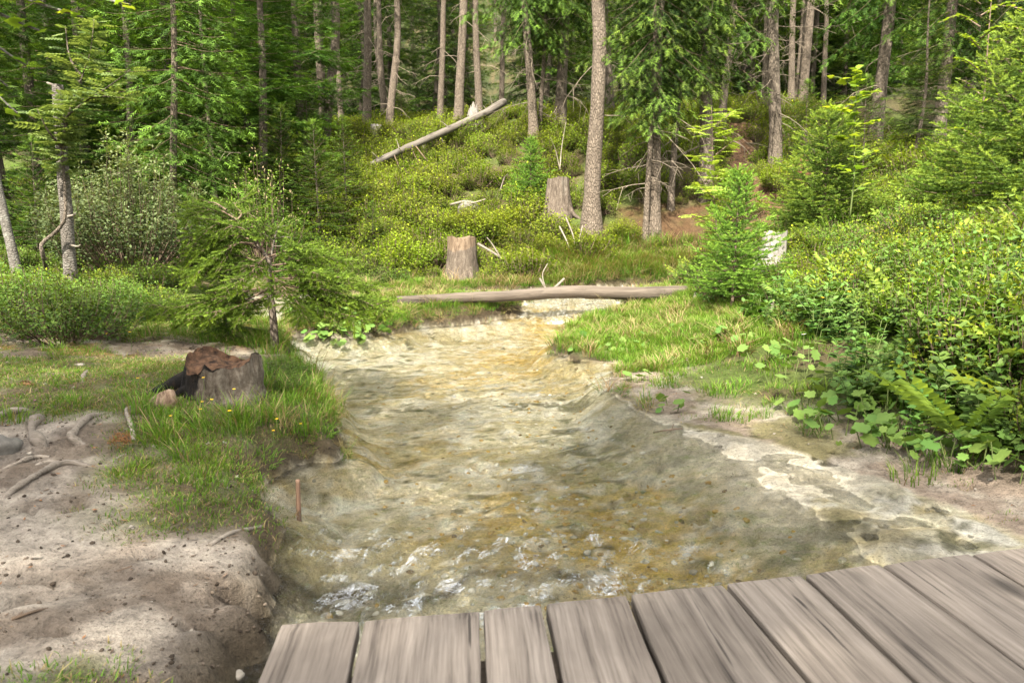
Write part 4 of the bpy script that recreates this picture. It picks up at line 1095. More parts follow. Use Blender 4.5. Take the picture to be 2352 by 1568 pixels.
# forest behind: spruces nobody could tell apart
taken = []
rf = np.random.default_rng(404)
nfar = 0
while nfar < 215:
    Y = 30 + 62 * rf.random() ** 1.25
    x = rf.uniform(-.80, .80) * Y
    if any((x - a) ** 2 + (Y - b) ** 2 < (1.6 + Y * .010) ** 2 for a, b in taken): continue
    taken.append((x, Y)); nfar += 1
    u = x / Y
    kinds = ['far', 'full_a', 'high_b', 'far'] if -.28 < u < .42 else ['far', 'full_a', 'full_b', 'far']
    k = kinds[rf.integers(0, 4)]
    plant_tree('forest_spruce', SP[k], x, Y, *((('dark spruce in the deep forest at the upper left', 'tree', 'forest spruces at the upper left') if u < -.25 else ('dark spruce seen in the gaps between the bare trunks', 'tree', 'forest spruces behind the bare trunks')) if u < .2 else ('dark spruce in the forest behind the ridge and dirt path', 'tree', 'forest spruces behind the ridge')), rf.uniform(0, 6.28), rf.uniform(.85, 1.25))
# spruces beside and behind the viewer, whose shade falls on the boardwalk and the near bank
for x, y, s, k in [(-8.6, -6.5, 1.2, 'full_a'), (-7.0, -8.2, 1.2, 'far'), (-5.6, -9.0, 1.15, 'far'), (-4.2, -8.4, 1.25, 'full_a'), (-2.9, -9.2, 1.15, 'far'), (-1.6, -8.6, 1.2, 'full_a'), (-.2, -9.4, 1.1, 'far'), (-6.3, -11.2, 1.3, 'far'), (-3.5, -11.6, 1.3, 'far'), (-1.0, -11.8, 1.25, 'far'), (-9.0, -10, 1.3, 'far')]:
    plant_tree('bank_spruce', SP[k], x, y, 'spruce standing on the bank beside the boardwalk', 'tree', 'spruces around the boardwalk', rf.uniform(0, 6.28), s)

# ------------------------------------------------------------------ stumps and dead wood
def gnd(px, py, off=0.0):
    a, b, c = ray(px, py)
    t = np.concatenate([np.arange(.8, 14, .02), np.arange(14, 60, .08)])
    z = CAMZ + c * t - H(a * t, b * t)
    i = np.argmax(z < 0)
    return np.array((a * t[i], b * t[i], CAMZ + c * t[i] + off))
def stumpmat(name, a3, b3, axis=2):
    """bark or old wood (tint 0) turning into a second surface (tint 1: charred or peeled)"""
    m, nt, out = newmat(name)
    tc = N(nt, 'ShaderNodeTexCoord').outputs['Object']
    tn = N(nt, 'ShaderNodeAttribute', attribute_name='tint').outputs['Fac']
    mp = N(nt, 'ShaderNodeMapping', {'Vector': tc, 'Scale': (26, 26, 5)}).outputs[0]
    n1 = noise(nt, 1.0, 7, .7, mp, .8); n2 = noise(nt, 9, 5, .65, tc); n3 = noise(nt, 60, 3, .6, tc)
    ca = ramp(nt, math_(nt, 'ADD', math_(nt, 'MULTIPLY', n1, .7), math_(nt, 'MULTIPLY', n3, .3)), [(.34, a3[0]), (.5, a3[1]), (.66, a3[2])])
    cb = ramp(nt, math_(nt, 'ADD', math_(nt, 'MULTIPLY', n1, .8), math_(nt, 'MULTIPLY', n3, .2)), [(.34, b3[0]), (.5, b3[1]), (.68, b3[2])])
    f = N(nt, 'ShaderNodeMapRange', {'Value': math_(nt, 'ADD', tn, math_(nt, 'MULTIPLY', math_(nt, 'SUBTRACT', n2, .5), .9)), 'From Min': .42, 'From Max': .58}).outputs[0]
    c = mixc(nt, f, ca, cb)
    b = N(nt, 'ShaderNodeBump', {'Height': n1, 'Strength': .9, 'Distance': .02}).outputs[0]
    p = N(nt, 'ShaderNodeBsdfPrincipled', {'Base Color': c, 'Roughness': .88, 'Specular IOR Level': .2, 'Normal': b})
    nt.links.new(p.outputs[0], out.inputs[0])
    return m
GREYW = ((.045, .035, .026), (.125, .105, .084), (.22, .195, .16))
BARKB = ((.035, .027, .021), (.095, .075, .058), (.19, .16, .128))
M['st_char'] = stumpmat('grey stump wood with charring', ((.03, .022, .016), (.10, .08, .06), (.19, .165, .13)), ((.0025, .002, .002), (.006, .005, .004), (.03, .019, .011)))
M['st_pale'] = stumpmat('stump bark with peeled collar', BARKB, ((.06, .04, .026), (.14, .10, .068), (.25, .195, .14)))
M['st_old'] = stumpmat('old stump bark', BARKB, GREYW)
M['st_white'] = stumpmat('bleached stump wood', ((.07, .062, .054), (.21, .195, .175), (.32, .305, .285)), ((.05, .042, .034), (.15, .13, .11), (.25, .225, .195)))
M['st_red'] = stumpmat('rotten red wood', ((.05, .025, .015), (.12, .055, .03), (.22, .11, .06)), BARKB)
M['cut_dark'] = plainmat('dark rotten cut face', (.016, .010, .007), .9, .5, 24, (.115, .062, .034), .8)
M['cut_brown'] = plainmat('weathered cut face', (.13, .085, .052), .9, .4, 26, (.25, .185, .125), .6)
M['cut_grey'] = plainmat('grey cut face', (.18, .16, .135), .9, .35, 26, None, .6)
def stump(label, px, py, Y, rb, rt, h, body, cut, seed, fill=.25, roots=(), tintf=None, lean=(0, 0), jag=.02, flare=.25, lob=5, hollow=.03, name='tree_stump', z=None, ridge=.06):
    p = at(px, py, Y); zz = Hp(p[0], p[1]) if z is None else z
    e = empty(name, (p[0], p[1], zz)); tag(e, label, 'stump')
    r = np.random.default_rng(seed); ns, nz = 56, 22
    a = np.linspace(0, 2 * PI, ns, endpoint=False); zs = np.concatenate([np.linspace(-.3, 0, 5)[:-1], np.linspace(0, 1, nz - 4)])
    V = []; Tn = []
    for zz_ in zs:
        t = max(zz_, 0)
        rad = (rb + (rt - rb) * t ** .7) + rb * flare * math.exp(-t * 5) * (.6 + .5 * np.cos(a * lob + seed))
        rad = rad * (1 + .05 * vn(np.cos(a) * 2, np.sin(a) * 2, np.full(ns, t * 1.5), seed=seed) + ridge * fbm(np.cos(a) * 7, np.sin(a) * 7, np.full(ns, t * 1.6), seed=seed + 3, octv=3))
        top = h * t + jag * fbm(np.cos(a) * 1.2 + seed, np.sin(a) * 1.2, seed=seed + 5, octv=5, gain=.6) * t ** 4 if zz_ >= 0 else np.full(ns, zz_)
        V.append(np.stack([rad * np.cos(a) + lean[0] * t * h, rad * np.sin(a) + lean[1] * t * h, np.broadcast_to(top, (ns,))], -1))
        Tn.append(np.zeros(ns) if tintf is None else tintf(a, t))
    V = np.array(V); K = len(zs)
    mb = MB(); i = np.arange(K - 1)[:, None] * ns; j = np.arange(ns)[None]; j2 = (j + 1) % ns
    mb.add(V.reshape(-1, 3), np.stack([i + j, i + j2, i + ns + j2, i + ns + j], -1).reshape(-1, 4), 0, np.concatenate(Tn), True)
    mb.obj('bark', M[body], e)
    rim = V[-1]; c = rim.mean(0); cm_ = MB(); W = [rim]; 
    for f in (.93, .75, .5, .25):
        q = c + (rim - c) * f; q[:, 2] = c[2] + (rim[:, 2] - c[2]) * f - hollow * (1 - f * .4) + .012 * fbm(q[:, 0] * 18, q[:, 1] * 18, seed=seed + 9, octv=3)
        W.append(q)
    W = np.array(W); i = np.arange(4)[:, None] * ns
    cm_.add(W.reshape(-1, 3), np.stack([i + j, i + j2, i + ns + j2, i + ns + j], -1).reshape(-1, 4), 0, 0, True)
    cm_.V.append(W[-1].mean(0)[None]); cm_.T.append(np.zeros(1)); ci = cm_.n; cm_.n += 1
    cm_.F.append((np.stack([4 * ns + np.arange(ns), 4 * ns + (np.arange(ns) + 1) % ns, np.full(ns, ci)], -1), 0, True))
    cm_.obj('cut_face', M[cut], e)
    for (az, L, r0) in roots:
        n = 9; t = np.linspace(0, 1, n); wz = r.normal(0, .15)
        X = p[0] + np.cos(az + wz * t) * (rb * .6 + L * t); Yr = p[1] + np.sin(az + wz * t) * (rb * .6 + L * t)
        hz = H(X, Yr) - zz
        P = np.stack([X - p[0], Yr - p[1], hz + (1 - t) ** 2 * h * .45 - .3 * r0 * t], -1)
        rm = MB(); tube(rm, P, r0 * (1 - .75 * t) , 9, rough=.12, rfreq=14, seed=seed)
        rm.T = [np.full_like(q, .0 if tintf is None else float(tintf(np.array([az]), 0.0)[0])) for q in rm.T]
        rm.obj('root', M[body], e)
    return e
stump('charred hollow-topped stump in the grass by the water', 515, 925, 4.45, .235, .21, .215, 'st_char', 'cut_dark', 3, roots=[(PI * 1.02, .34, .075), (PI * 1.25, .18, .05), (5.6, .15, .045)], hollow=.05,
      tintf=lambda a, t: np.clip(1.05 * np.exp(-((np.mod(a, 2 * PI) - 3.75) / .8) ** 2) + .9 * np.exp(-((np.mod(a, 2 * PI) - 2.6) / .7) ** 2) + .5 * sst(.86, 1, t), 0, 1), jag=.05, flare=.22, lob=3, lean=(.03, 0), ridge=.10)
stump('tall stump with pale peeled collar and cut top by the upper stream', 1062, 636, 14.8, .32, .285, .83, 'st_pale', 'cut_brown', 8, tintf=lambda a, t: np.clip(.85 * sst(.58, 1.02, t + .14 * np.cos(a + 1.9)), 0, 1), flare=.28, jag=.04, roots=[(4.2, .3, .10), (5.4, .3, .1)], ridge=.08)
stump('grey flared stump half buried in bilberry left of the thick trunk', 1282, 500, 17.0, .34, .25, .84, 'st_old', 'cut_grey', 12, tintf=lambda a, t: np.clip(.9 * np.exp(-((np.mod(a, 2 * PI) - 5.2) / .4) ** 2) * t, 0, 1), flare=.2, roots=[(4.0, .4, .09), (4.9, .45, .09), (5.7, .4, .08)], ridge=.09)
stump('bleached white weathered stump beside the wide young spruce', 1768, 612, 11.0, .235, .17, .52, 'st_white', 'cut_grey', 17, lean=(.12, 0), flare=.25, jag=.05, tintf=lambda a, t: .02 + .25 * np.cos(a * 9) ** 8, roots=[(3.6, .25, .06)])
stump('small pale stump on the crest at the foot of the bare trunks', 866, 328, 25.2, .20, .18, .36, 'st_white', 'cut_grey', 21, flare=.1)
stump('rotten reddish broken stump beside the dirt path', 1846, 420, 15.6, .24, .12, .62, 'st_red', 'cut_dark', 25, flare=.35, jag=.16)
stump('white splintered stump under the upper part of the fallen trunk', 1088, 300, 25.0, .34, .16, .62, 'st_white', 'cut_grey', 29, flare=.3, jag=.2)

def dead_log(name, label, P0, P1, r0, r1, mat, seed, stubs=(), squash=1.0, cat='log', branches=()):
    P0 = np.array(P0); P1 = np.array(P1); L = np.linalg.norm(P1 - P0); d = (P1 - P0) / L
    e = empty(name, P0); e.rotation_euler = Vector(d).to_track_quat('X', 'Z').to_euler(); tag(e, label, cat)
    r = np.random.default_rng(seed); n = max(12, int(L / .09))
    x = np.linspace(0, L, n); mb = MB()
    pts = np.stack([x, .02 * L ** .5 * vn(x * .8, x * 0, seed=seed), .015 * L ** .5 * vn(x * .8, x * 0 + 5, seed=seed)], -1)
    tube(mb, pts, np.linspace(r0, r1, n), 20, rough=.09, rfreq=7, seed=seed)
    mb.V = [v * np.array((1, 1, squash)) for v in mb.V]
    mb.obj('trunk', M[mat], e)
    for (t, az, l, rr_) in stubs:
        b = pts[int(t * (n - 1))]; rad = r0 + (r1 - r0) * t
        u = np.array((r.normal(0, .2), math.cos(az), math.sin(az))); u = u / np.linalg.norm(u)
        k = 6; Q = [b + u * rad * .8]
        for q in range(k - 1):
            u = nrm(u + r.normal(0, .10, 3)); Q.append(Q[-1] + u * l / k)
        sm = MB(); tube(sm, np.array(Q), np.linspace(rr_, rr_ * .35, k), 6, rough=.1, seed=seed)
        sm.obj('branch_stub', M['deadwood'], e)
    for Q in branches:
        Q = smooth_path(np.array(Q), 16); bm = MB()
        inv = e.rotation_euler.to_matrix().inverted()
        Ql = np.array([list(inv @ Vector(q - P0)) for q in Q])
        tube(bm, Ql, np.linspace(.018, .006, len(Ql)), 6, rough=.1, seed=seed)
        bm.obj('snapped_branch', M['twig'], e)
    return e
M['log_grey'] = woodmat('barkless grey log', (.05, .042, .034), (.115, .10, .084), (.20, .18, .152), 0, .8, .5)
M['log_bleached'] = woodmat('bleached split log', (.014, .010, .007), (.075, .060, .046), (.19, .16, .13), 0, .5, 1.0, stain=(.13, .10, .075), knots=False)
rs = np.random.default_rng(9)
dead_log('fallen_trunk', 'long grey barkless trunk lying slanted across the mound', at(826, 394, 20.4), at(1160, 236, 24.4), .085, .125, 'log_grey', 44,
         stubs=[(t, rs.choice([-1.2, -1.7, -2.0, 1.2, -.9, .6]), rs.uniform(.12, .5), .016) for t in np.linspace(.1, .96, 22)],
         branches=[[at(945, 340, 21.6), at(962, 372, 21.4), at(1000, 392, 21.3), at(1010, 396, 21.2)], [at(955, 336, 21.6), at(985, 372, 21.4), at(1018, 386, 21.3)], [at(905, 355, 21.2), at(915, 380, 21.0), at(922, 392, 20.9)]])
sl = dead_log('stream_log', 'bleached split log lying across the little cascade', at(912, 686, 10.25), at(1574, 668, 11.2), .070, .105, 'log_bleached', 47, stubs=[(.45, 1.4, .05, .015), (.62, 2.6, .04, .02)], squash=1.0)

def stick(label, pts, r0, r1, mat='deadwood', name='driftwood_stick', cat='stick', seed=0, forks=(), sides=8, n=18, rough=.14):
    pts = np.array(pts); P = smooth_path(pts, n); c = P[0].copy(); mb = MB()
    tube(mb, P - c, np.linspace(r0, r1, n), sides, rough=rough, rfreq=.25 / max(r0, .004), seed=seed)
    for f in forks:
        Q = smooth_path(np.array(f), 8); tube(mb, Q - c, np.linspace(r0 * .6, r1 * .6, 8), 6, rough=.1, seed=seed)
    o = mb.obj(name, M[mat]); o.location = c
    return tag(o, label, cat)
M['wet_wood'] = plainmat('waterlogged wood', (.035, .022, .010), .5, .5, 14, (.10, .055, .022), .6, .4)
M['root'] = woodmat('worn grey root wood', (.045, .035, .027), (.15, .125, .10), (.28, .24, .20), 0, 1.6, .8, knots=False)
M['stake'] = woodmat('wet stake wood', (.07, .04, .025), (.17, .10, .065), (.28, .19, .13), 2, 2.0, .5, knots=False)
q = atz(686, 1168, 0.0); stick('thin wooden stake standing upright in the shallow water', [q + (0, 0, -.1), q + (0, 0, .03), q + (.002, 0, .142)], .0125, .0105, 'stake', 'wooden_stake', 'stake', rough=.05)
stick('bent white branch leaning on the right bank', [at(1775, 690, 7.9), at(1770, 715, 7.85), at(1776, 740, 7.8), at(1795, 765, 7.7), at(1812, 790, 7.6), at(1802, 820, 7.5)], .030, .014, seed=3)
stick('short white stick beside the end of the log', [at(1598, 672, 10.4), at(1590, 700, 10.2)], .022, .012, seed=4)
q = gnd(1535, 1000); stick('broken brown twig lying in the shallows', [q + (-.10, .0, .02), q + (-.02, 0, .035), q + (.09, .01, .045)], .006, .004, 'twig', 'driftwood_twig', 'twig', 5, forks=[[q + (.02, 0, .035), q + (.03, .01, .06), q + (.035, .01, .075)]])
stick('forked bare sticks poking up behind the log', [at(1240, 640, 13.4), at(1252, 660, 12.9), at(1262, 680, 12.4)], .022, .014, seed=6, forks=[[at(1252, 660, 12.9), at(1246, 630, 13), at(1258, 605, 13.2)]])
stick('straight pale stick slanting out of the upper stream', [at(1262, 672, 12.6), at(1296, 640, 12.8)], .028, .02, seed=7)
stick('grey stick lying on the near sandy bank edge', [gnd(482, 1258, .01), gnd(530, 1232, .015), gnd(575, 1220, .012), gnd(602, 1213, .01)], .010, .007, 'deadwood', seed=8)
stick('thin twig on the pale sand', [gnd(232, 1322, .006), gnd(270, 1316, .008), gnd(304, 1303, .006)], .005, .003, 'twig', 'driftwood_twig', 'twig', 9)
stick('dark stick on the sand by the grass patch', [gnd(28, 1425, .006), gnd(70, 1412, .008), gnd(110, 1400, .006)], .006, .003, 'twig', 'driftwood_twig', 'twig', 10)
stick('bleached branch lying at the mound foot right of the pale-cut stump', [at(1098, 560, 15.2), at(1150, 592, 14.9), at(1200, 640, 14.4)], .030, .015, seed=11, forks=[[at(1150, 592, 14.9), at(1130, 560, 15), at(1118, 545, 15)]])
stick('thin bare branch sticking out of the bilberry on the mound', [at(1148, 440, 18.6), at(1158, 410, 18.6), at(1166, 400, 18.5)], .02, .008, seed=12)
stick('curved pale root lying on a stone in the bilberry', [at(1035, 470, 17.6), at(1070, 462, 17.4), at(1085, 466, 17.3), at(1115, 458, 17.4)], .03, .018, seed=13)
stick('dead bare sapling behind the small young spruce', [at(1286, 390, 18.4), at(1290, 340, 18.6), at(1300, 280, 18.7)], .018, .006, 'deadwood', 'dead_sapling', 'sapling', 14, forks=[[at(1286, 390, 18.4), at(1276, 345, 18.5), at(1264, 315, 18.4)]])
for i, (a0, a1, a2) in enumerate([((1300, 500), (1316, 540), (1322, 572)), ((1338, 520), (1330, 548), (1318, 575)), ((1285, 520), (1300, 550), (1308, 570))]):
    stick(['pale dead root splayed left of the thick trunk', 'pale dead root crossing toward the thick trunk base', 'short pale root at the foot of the bare earth'][i], [at(*a0, 15.6), at(*a1, 15.3), at(*a2, 15.2)], .018, .008, seed=15 + i, name='exposed_root', cat='root')
for i, (lab, pp, r0, r1) in enumerate([('thick dark root at the left picture edge', [(-20, 958), (20, 952), (50, 948), (72, 940)], .030, .024), ('stout worn root bending toward the viewer', [(98, 952), (78, 975), (74, 1000), (88, 1018), (106, 1034)], .026, .030),
                        ('curved grey root arching over a hollow', [(242, 946), (205, 962), (180, 985), (166, 1006), (176, 1018), (192, 1022)], .014, .030), ('thin elbowed root in front of the bark slab', [(338, 926), (292, 940), (296, 962), (304, 990), (306, 1012)], .010, .014),
                        ('long pale root running along the left edge', [(-10, 1084), (40, 1066), (80, 1052), (112, 1049)], .011, .013), ('flat double root beside the long pale root', [(60, 1080), (100, 1066), (150, 1060)], .014, .012), ('long arched root crossing the sand at the left', [(-30, 1180), (20, 1140), (70, 1104), (125, 1074), (170, 1068), (222, 1076)], .010, .022),
                        ('short pale root by the orange fibre clump', [(246, 1066), (275, 1052), (304, 1036)], .007, .009), ('mossy upright root end in the turf', [(188, 884), (194, 862), (208, 848)], .012, .016), ('thin root with a cone at its end', [(-10, 868), (25, 872), (50, 884)], .008, .010)]):
    P = [gnd(x_, y_, .45 * max(r0, r1)) for x_, y_ in pp]
    P[0][2] -= max(r0, r1) * 1.2; P[-1][2] -= max(r0, r1) * 1.2
    stick(lab, P, r0 * .95, r1 * .95, 'root', 'exposed_root', 'root', 30 + i, sides=12, n=40, rough=.42)
# stones, cone, bark slab, fibre clump
def rock(label, p, r, mat, seed, name='stone', cat='stone', sc=(1, 1, .7)):
    ph, th = np.meshgrid(np.linspace(0, PI, 12), np.linspace(0, 2 * PI, 18, endpoint=False), indexing='ij')
    X = np.stack([np.sin(ph) * np.cos(th), np.sin(ph) * np.sin(th), np.cos(ph)], -1)
    R_ = 1 + .28 * fbm(X[..., 0] * 1.4 + seed, X[..., 1] * 1.4, X[..., 2] * 1.4, seed=seed, octv=3)
    V = X * R_[..., None] * r * np.array(sc); mb = MB(); i = np.arange(11)[:, None] * 18; j = np.arange(18)[None]; j2 = (j + 1) % 18
    mb.add(V.reshape(-1, 3), np.stack([i + j, i + 18 + j, i + 18 + j2, i + j2], -1).reshape(-1, 4), 0, 0, True)
    o = mb.obj(name, M[mat]); o.location = p
    if label: tag(o, label, cat)
    return o
M['stone_grey'] = plainmat('grey stone', (.13, .12, .105), .85, .3, 30)
M['stone_pale'] = plainmat('pale stone', (.27, .24, .20), .85, .25, 30)
M['fibre'] = plainmat('orange root fibre', (.30, .14, .055), .95, .4, 60, None, .8)
M['bark_slab'] = stumpmat('pale bark slab', ((.05, .03, .02), (.17, .115, .078), (.28, .21, .15)), BARKB)
M['cone'] = plainmat('spruce cone', (.20, .10, .055), .85, .5, 60, None, .8)
rock('rounded grey stone at the left picture edge', gnd(2, 1040, .02), .085, 'stone_grey', 3)
rock('flat pale stone lying on the turf', gnd(182, 838, .0), .035, 'stone_pale', 5, sc=(1, .8, .35))
rock('pale stone under the curved root in the bilberry', at(1075, 480, 17.5), .26, 'stone_grey', 6)
rock('white pebble at the edge of the near turf', gnd(508, 1106, .0), .016, 'stone_pale', 7)
rock('blunt brown clod at the lower left corner of the boardwalk', gnd(545, 1552, .005), .02, 'stone_pale', 8)
o = rock('thick pale slab of bark leaning on the charred root', gnd(374, 938, .035), .085, 'bark_slab', 14, 'bark_slab', 'bark', (1.0, .32, .72)); o.rotation_euler = (-.35, -.3, .25)
mb = MB(); r_ = np.random.default_rng(3)
for i in range(90):
    a0 = nrm(r_.normal(0, 1, 3)) * np.array((.05, .04, .03)); d_ = nrm(r_.normal(0, 1, 3)); Q = [a0]
    for k in range(4): d_ = nrm(d_ + r_.normal(0, .5, 3)); Q.append(Q[-1] + d_ * .012 - Q[-1] * .08)
    tube(mb, np.array(Q), .0014, 3, cap=False)
o = mb.obj('root_fibre_clump', M['fibre']); o.location = gnd(276, 1020, .018); tag(o, 'tangled clump of orange root fibre beside the hollow', 'root clump')
mb = MB(); V_, F_ = smallleaf(.5, .12)
pz = []; pd = []
for k in range(60):
    t = k / 60; a_ = k * 2.4; rr_ = .014 * math.sin(PI * min(1, t * .9 + .12)); pz.append((.09 * t, rr_ * math.cos(a_), rr_ * math.sin(a_))); pd.append((.6, math.cos(a_), math.sin(a_)))
stamp(mb, V_, F_, np.array(pz), np.array(pd), .014); tube(mb, np.array([(0, 0, 0), (.045, 0, 0), (.088, 0, 0)]), (.006, .011, .003), 8)
o = mb.obj('spruce_cone', M['cone']); o.location = gnd(50, 884, .012); o.rotation_euler = (0, .1, -.3); tag(o, 'brown spruce cone lying on the turf', 'cone')

# ------------------------------------------------------------------ broken snag and leaning trunk at the left
def trunk_thing(name, label, pts, r0, r1, mat, seed, sides=24, stubs=(), rough=.08, cat='tree'):
    P = smooth_path(np.array(pts), 40); c = P[0].copy()
    e = empty(name, c); tag(e, label, cat)
    mb = MB(); rad = np.linspace(r0, r1, 40) * (1 + .45 * np.exp(-np.linspace(0, 1, 40) * 14))
    tube(mb, P - c, rad, sides, rough=rough, rfreq=6, seed=seed); mb.obj('trunk', M[mat], e)
    for Q, ra in stubs:
        Q = smooth_path(np.array(Q), 8); sm = MB(); tube(sm, Q - c, np.linspace(ra, ra * .4, 8), 6, rough=.1, seed=seed); sm.obj('branch_stub', M['deadwood'], e)
    return e
b0 = gnd(166, 690); YS = b0[1]
sn = trunk_thing('broken_snag', 'grey broken-off snag with peeling bark on the left bank', [b0 + (0, 0, -.1), at(160, 600, YS), at(152, 480, YS), at(140, 330, YS), at(132, 195, YS)], .082, .060, 'bark_snag', 61, rough=.10,
                 stubs=[([at(140, 500, YS), at(170, 494, YS - .1), at(172, 488, YS - .12)], .018), ([at(150, 560, YS), at(178, 566, YS - .12), at(184, 562, YS - .14)], .016), ([at(130, 200, YS), at(112, 192, YS - .05), at(108, 190, YS)], .02)])
b1 = gnd(46, 645)
trunk_thing('leaning_trunk', 'smooth grey trunk leaning out of the left picture edge', [b1 + (0, 0, -.1), at(24, 560, b1[1]), at(4, 470, b1[1]), at(-14, 380, b1[1]), at(-50, 120, b1[1]), at(-70, -160, b1[1])], .065, .05, 'bark_grey', 63)

# ------------------------------------------------------------------ saplings and shrubs
def sapling(name, label, stems, leafs, mat_leaf, mat_stem, seed, r0=.014, r1=.004, extra=None, cat='sapling', tl=(.2, 1.0), parts='leaf'):
    """stems: polylines (the first is the main one). leafs: (template, per metre, size lo, hi, t start, horizontal reach)"""
    c = np.array(stems[0][0]); e = empty(name, c); tag(e, label, cat)
    r = np.random.default_rng(seed); tm = MB(); lm = MB()
    tmpl, per, s0, s1, t0, flat = leafs
    lm_one = []
    if tmpl is MLEAF:
        for tv in (tl[0], (tl[0] + tl[1]) / 2, tl[1]):
            q_ = MB(); q_.add(tmpl[0], tmpl[1], 0, tv, True); lm_one.append(q_.mesh('leaf', [M[mat_leaf]]))
    for i, S in enumerate(stems):
        P = smooth_path(np.array(S), 22); L = np.linalg.norm(np.diff(P, axis=0), axis=1).sum()
        tube(tm, P - c, np.linspace(r0 if i == 0 else r0 * .55, r1, 22), 7, rough=.06, seed=seed)
        n = max(3, int(L * per)); tt = np.linspace(t0 if i == 0 else .15, 1, n) + r.normal(0, .01, n); tt = tt.clip(0, 1)
        Q = np.stack([np.interp(tt, np.linspace(0, 1, 22), P[:, k]) for k in range(3)], -1) - c
        az = np.arange(n) * 2.4 + r.normal(0, .5, n)
        D = nrm(np.stack([np.cos(az), np.sin(az), r.uniform(-.15, .55, n) * (1 - flat) + flat * .1], -1))
        if lm_one:
            Rm = frames(D, r.normal(0, .35, n)); ss = r.uniform(s0, s1, n) * (1 - .35 * tt ** 3)
            for i_ in range(n):
                lo = inst('leaf', lm_one[i_ % len(lm_one)], e)
                lo.matrix_local = Matrix.Translation(Vector(Q[i_])) @ Matrix(Rm[i_].tolist()).to_4x4() @ Matrix.Scale(float(ss[i_]), 4)
            continue
        stamp(lm, tmpl[0], tmpl[1], Q, D, r.uniform(s0, s1, n) * (1 - .35 * tt ** 3), roll=r.normal(0, .35, n), tint=tl[0] + (tl[1] - tl[0]) * r.random(n))
    tm.obj('stem', M[mat_stem], e)
    if lm.V: lm.obj('leaves', M[mat_leaf], e)['kind'] = 'stuff'
    return e
r_ = np.random.default_rng(15)
YR = YS - .22
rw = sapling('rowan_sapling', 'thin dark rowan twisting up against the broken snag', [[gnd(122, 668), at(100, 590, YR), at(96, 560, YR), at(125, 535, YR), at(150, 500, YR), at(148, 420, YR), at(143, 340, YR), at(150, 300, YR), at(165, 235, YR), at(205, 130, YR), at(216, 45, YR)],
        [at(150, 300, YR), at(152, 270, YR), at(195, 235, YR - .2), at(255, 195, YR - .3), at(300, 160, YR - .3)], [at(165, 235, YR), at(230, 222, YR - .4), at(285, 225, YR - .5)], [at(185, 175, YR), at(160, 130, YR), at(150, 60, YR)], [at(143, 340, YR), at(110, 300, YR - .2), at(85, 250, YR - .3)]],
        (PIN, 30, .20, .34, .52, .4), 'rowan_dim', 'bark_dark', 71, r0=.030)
YW = 10.0
bs = gnd(1640, 655)
stems = [[bs, at(1648, 560, bs[1]), at(1640, 450, bs[1]), at(1636, 340, bs[1]), at(1634, 245, bs[1])]]
for k in range(9):
    py_ = 560 - k * 34; s_ = (-1) ** k; stems.append([at(1643, py_, bs[1]), at(1643 + s_ * 28, py_ - 22, bs[1] + r_.normal(0, .2)), at(1643 + s_ * (58 - k * 3), py_ - 32, bs[1] + r_.normal(0, .3))])
sapling('rowan_sapling', 'tall sunlit rowan sapling with feathery leaves behind the shore spruce', stems, (PIN, 20, .18, .32, .1, .3), 'rowan', 'bark_warm', 72, r0=.014)
bm_ = at(1952, 500, 11.3)
stems = [[bm_, at(1962, 400, 11.3), at(1962, 290, 11.3), at(1968, 200, 11.3), at(1966, 155, 11.3)]]
for k in range(8):
    py_ = 440 - k * 34; s_ = (-1) ** k; stems.append([at(1962, py_, 11.3), at(1962 + s_ * 30, py_ - 22, 11.3 + r_.normal(0, .25)), at(1962 + s_ * 56, py_ - 26, 11.3 + r_.normal(0, .3))])
sapling('maple_sapling', 'slim maple sapling with large lit leaves above the right bank', stems, (MLEAF, 15, .10, .19, .3, .6), 'maple', 'stem', 73, r0=.013)
bb = at(2236, 445, 10.2)
stems = [[bb, at(2248, 330, 10.2), at(2262, 200, 10.2), at(2272, 60, 10.2), at(2285, -90, 10.2)]]
for k in range(18):
    py_ = 400 - k * 26; s_ = (-1) ** k; w_ = r_.uniform(50, 105); stems.append([at(2252, py_, 10.2), at(2252 + s_ * w_ * .5, py_ - 26, 10.2 + r_.normal(0, .3)), at(2252 + s_ * w_, py_ - 30 + r_.normal(0, 10), 10.2 + r_.normal(0, .4))])
sapling('birch_sapling', 'light green birch sapling with a thin reddish stem at the right', stems, (leaf(.38, .06), 42, .045, .075, .05, .2), 'birch_leaf', 'bark_warm', 74, r0=.018)
bb = at(2375, 470, 9.0)
stems = [[bb, at(2372, 250, 9), at(2380, 60, 9), at(2390, -60, 9)]] + [[at(2375, 400 - k * 40, 9), at(2340 - 10 * (k % 3), 380 - k * 40, 9 + r_.normal(0, .3)), at(2300 - 12 * (k % 4), 372 - k * 40, 9 + r_.normal(0, .3))] for k in range(10)]
sapling('birch_sapling', 'birch sapling half cut off by the right picture edge', stems, (leaf(.38, .06), 36, .05, .08, .05, .2), 'birch_leaf', 'bark_warm', 75, r0=.018)
# maple whose lower bough hangs into the upper left corner
mx, my = -4.3, 4.9
stems = [[np.array((mx, my, Hp(mx, my) - .05)), np.array((mx + .05, my, 1.6)), np.array((mx - .05, my, 3.2)), np.array((mx, my + .1, 4.6))]]
for k, (px_, py_) in enumerate([(300, 12), (190, 40), (90, 70), (60, 150), (40, 260), (130, -20), (250, -40), (20, 200)]):
    q = at(px_, py_, 4.6 + .15 * (k % 4)); stems.append([np.array((mx, my, 2.35 + .18 * (k % 3))), (np.array((mx, my, 2.7)) + q) / 2 + (0, 0, .16), q])
sapling('maple_tree', 'maple whose broad leaves hang into the upper left corner', stems, (MLEAF, 15, .09, .15, .45, .55), 'maple', 'bark_grey', 76, r0=.05, r1=.006, cat='tree', tl=(0, .7))

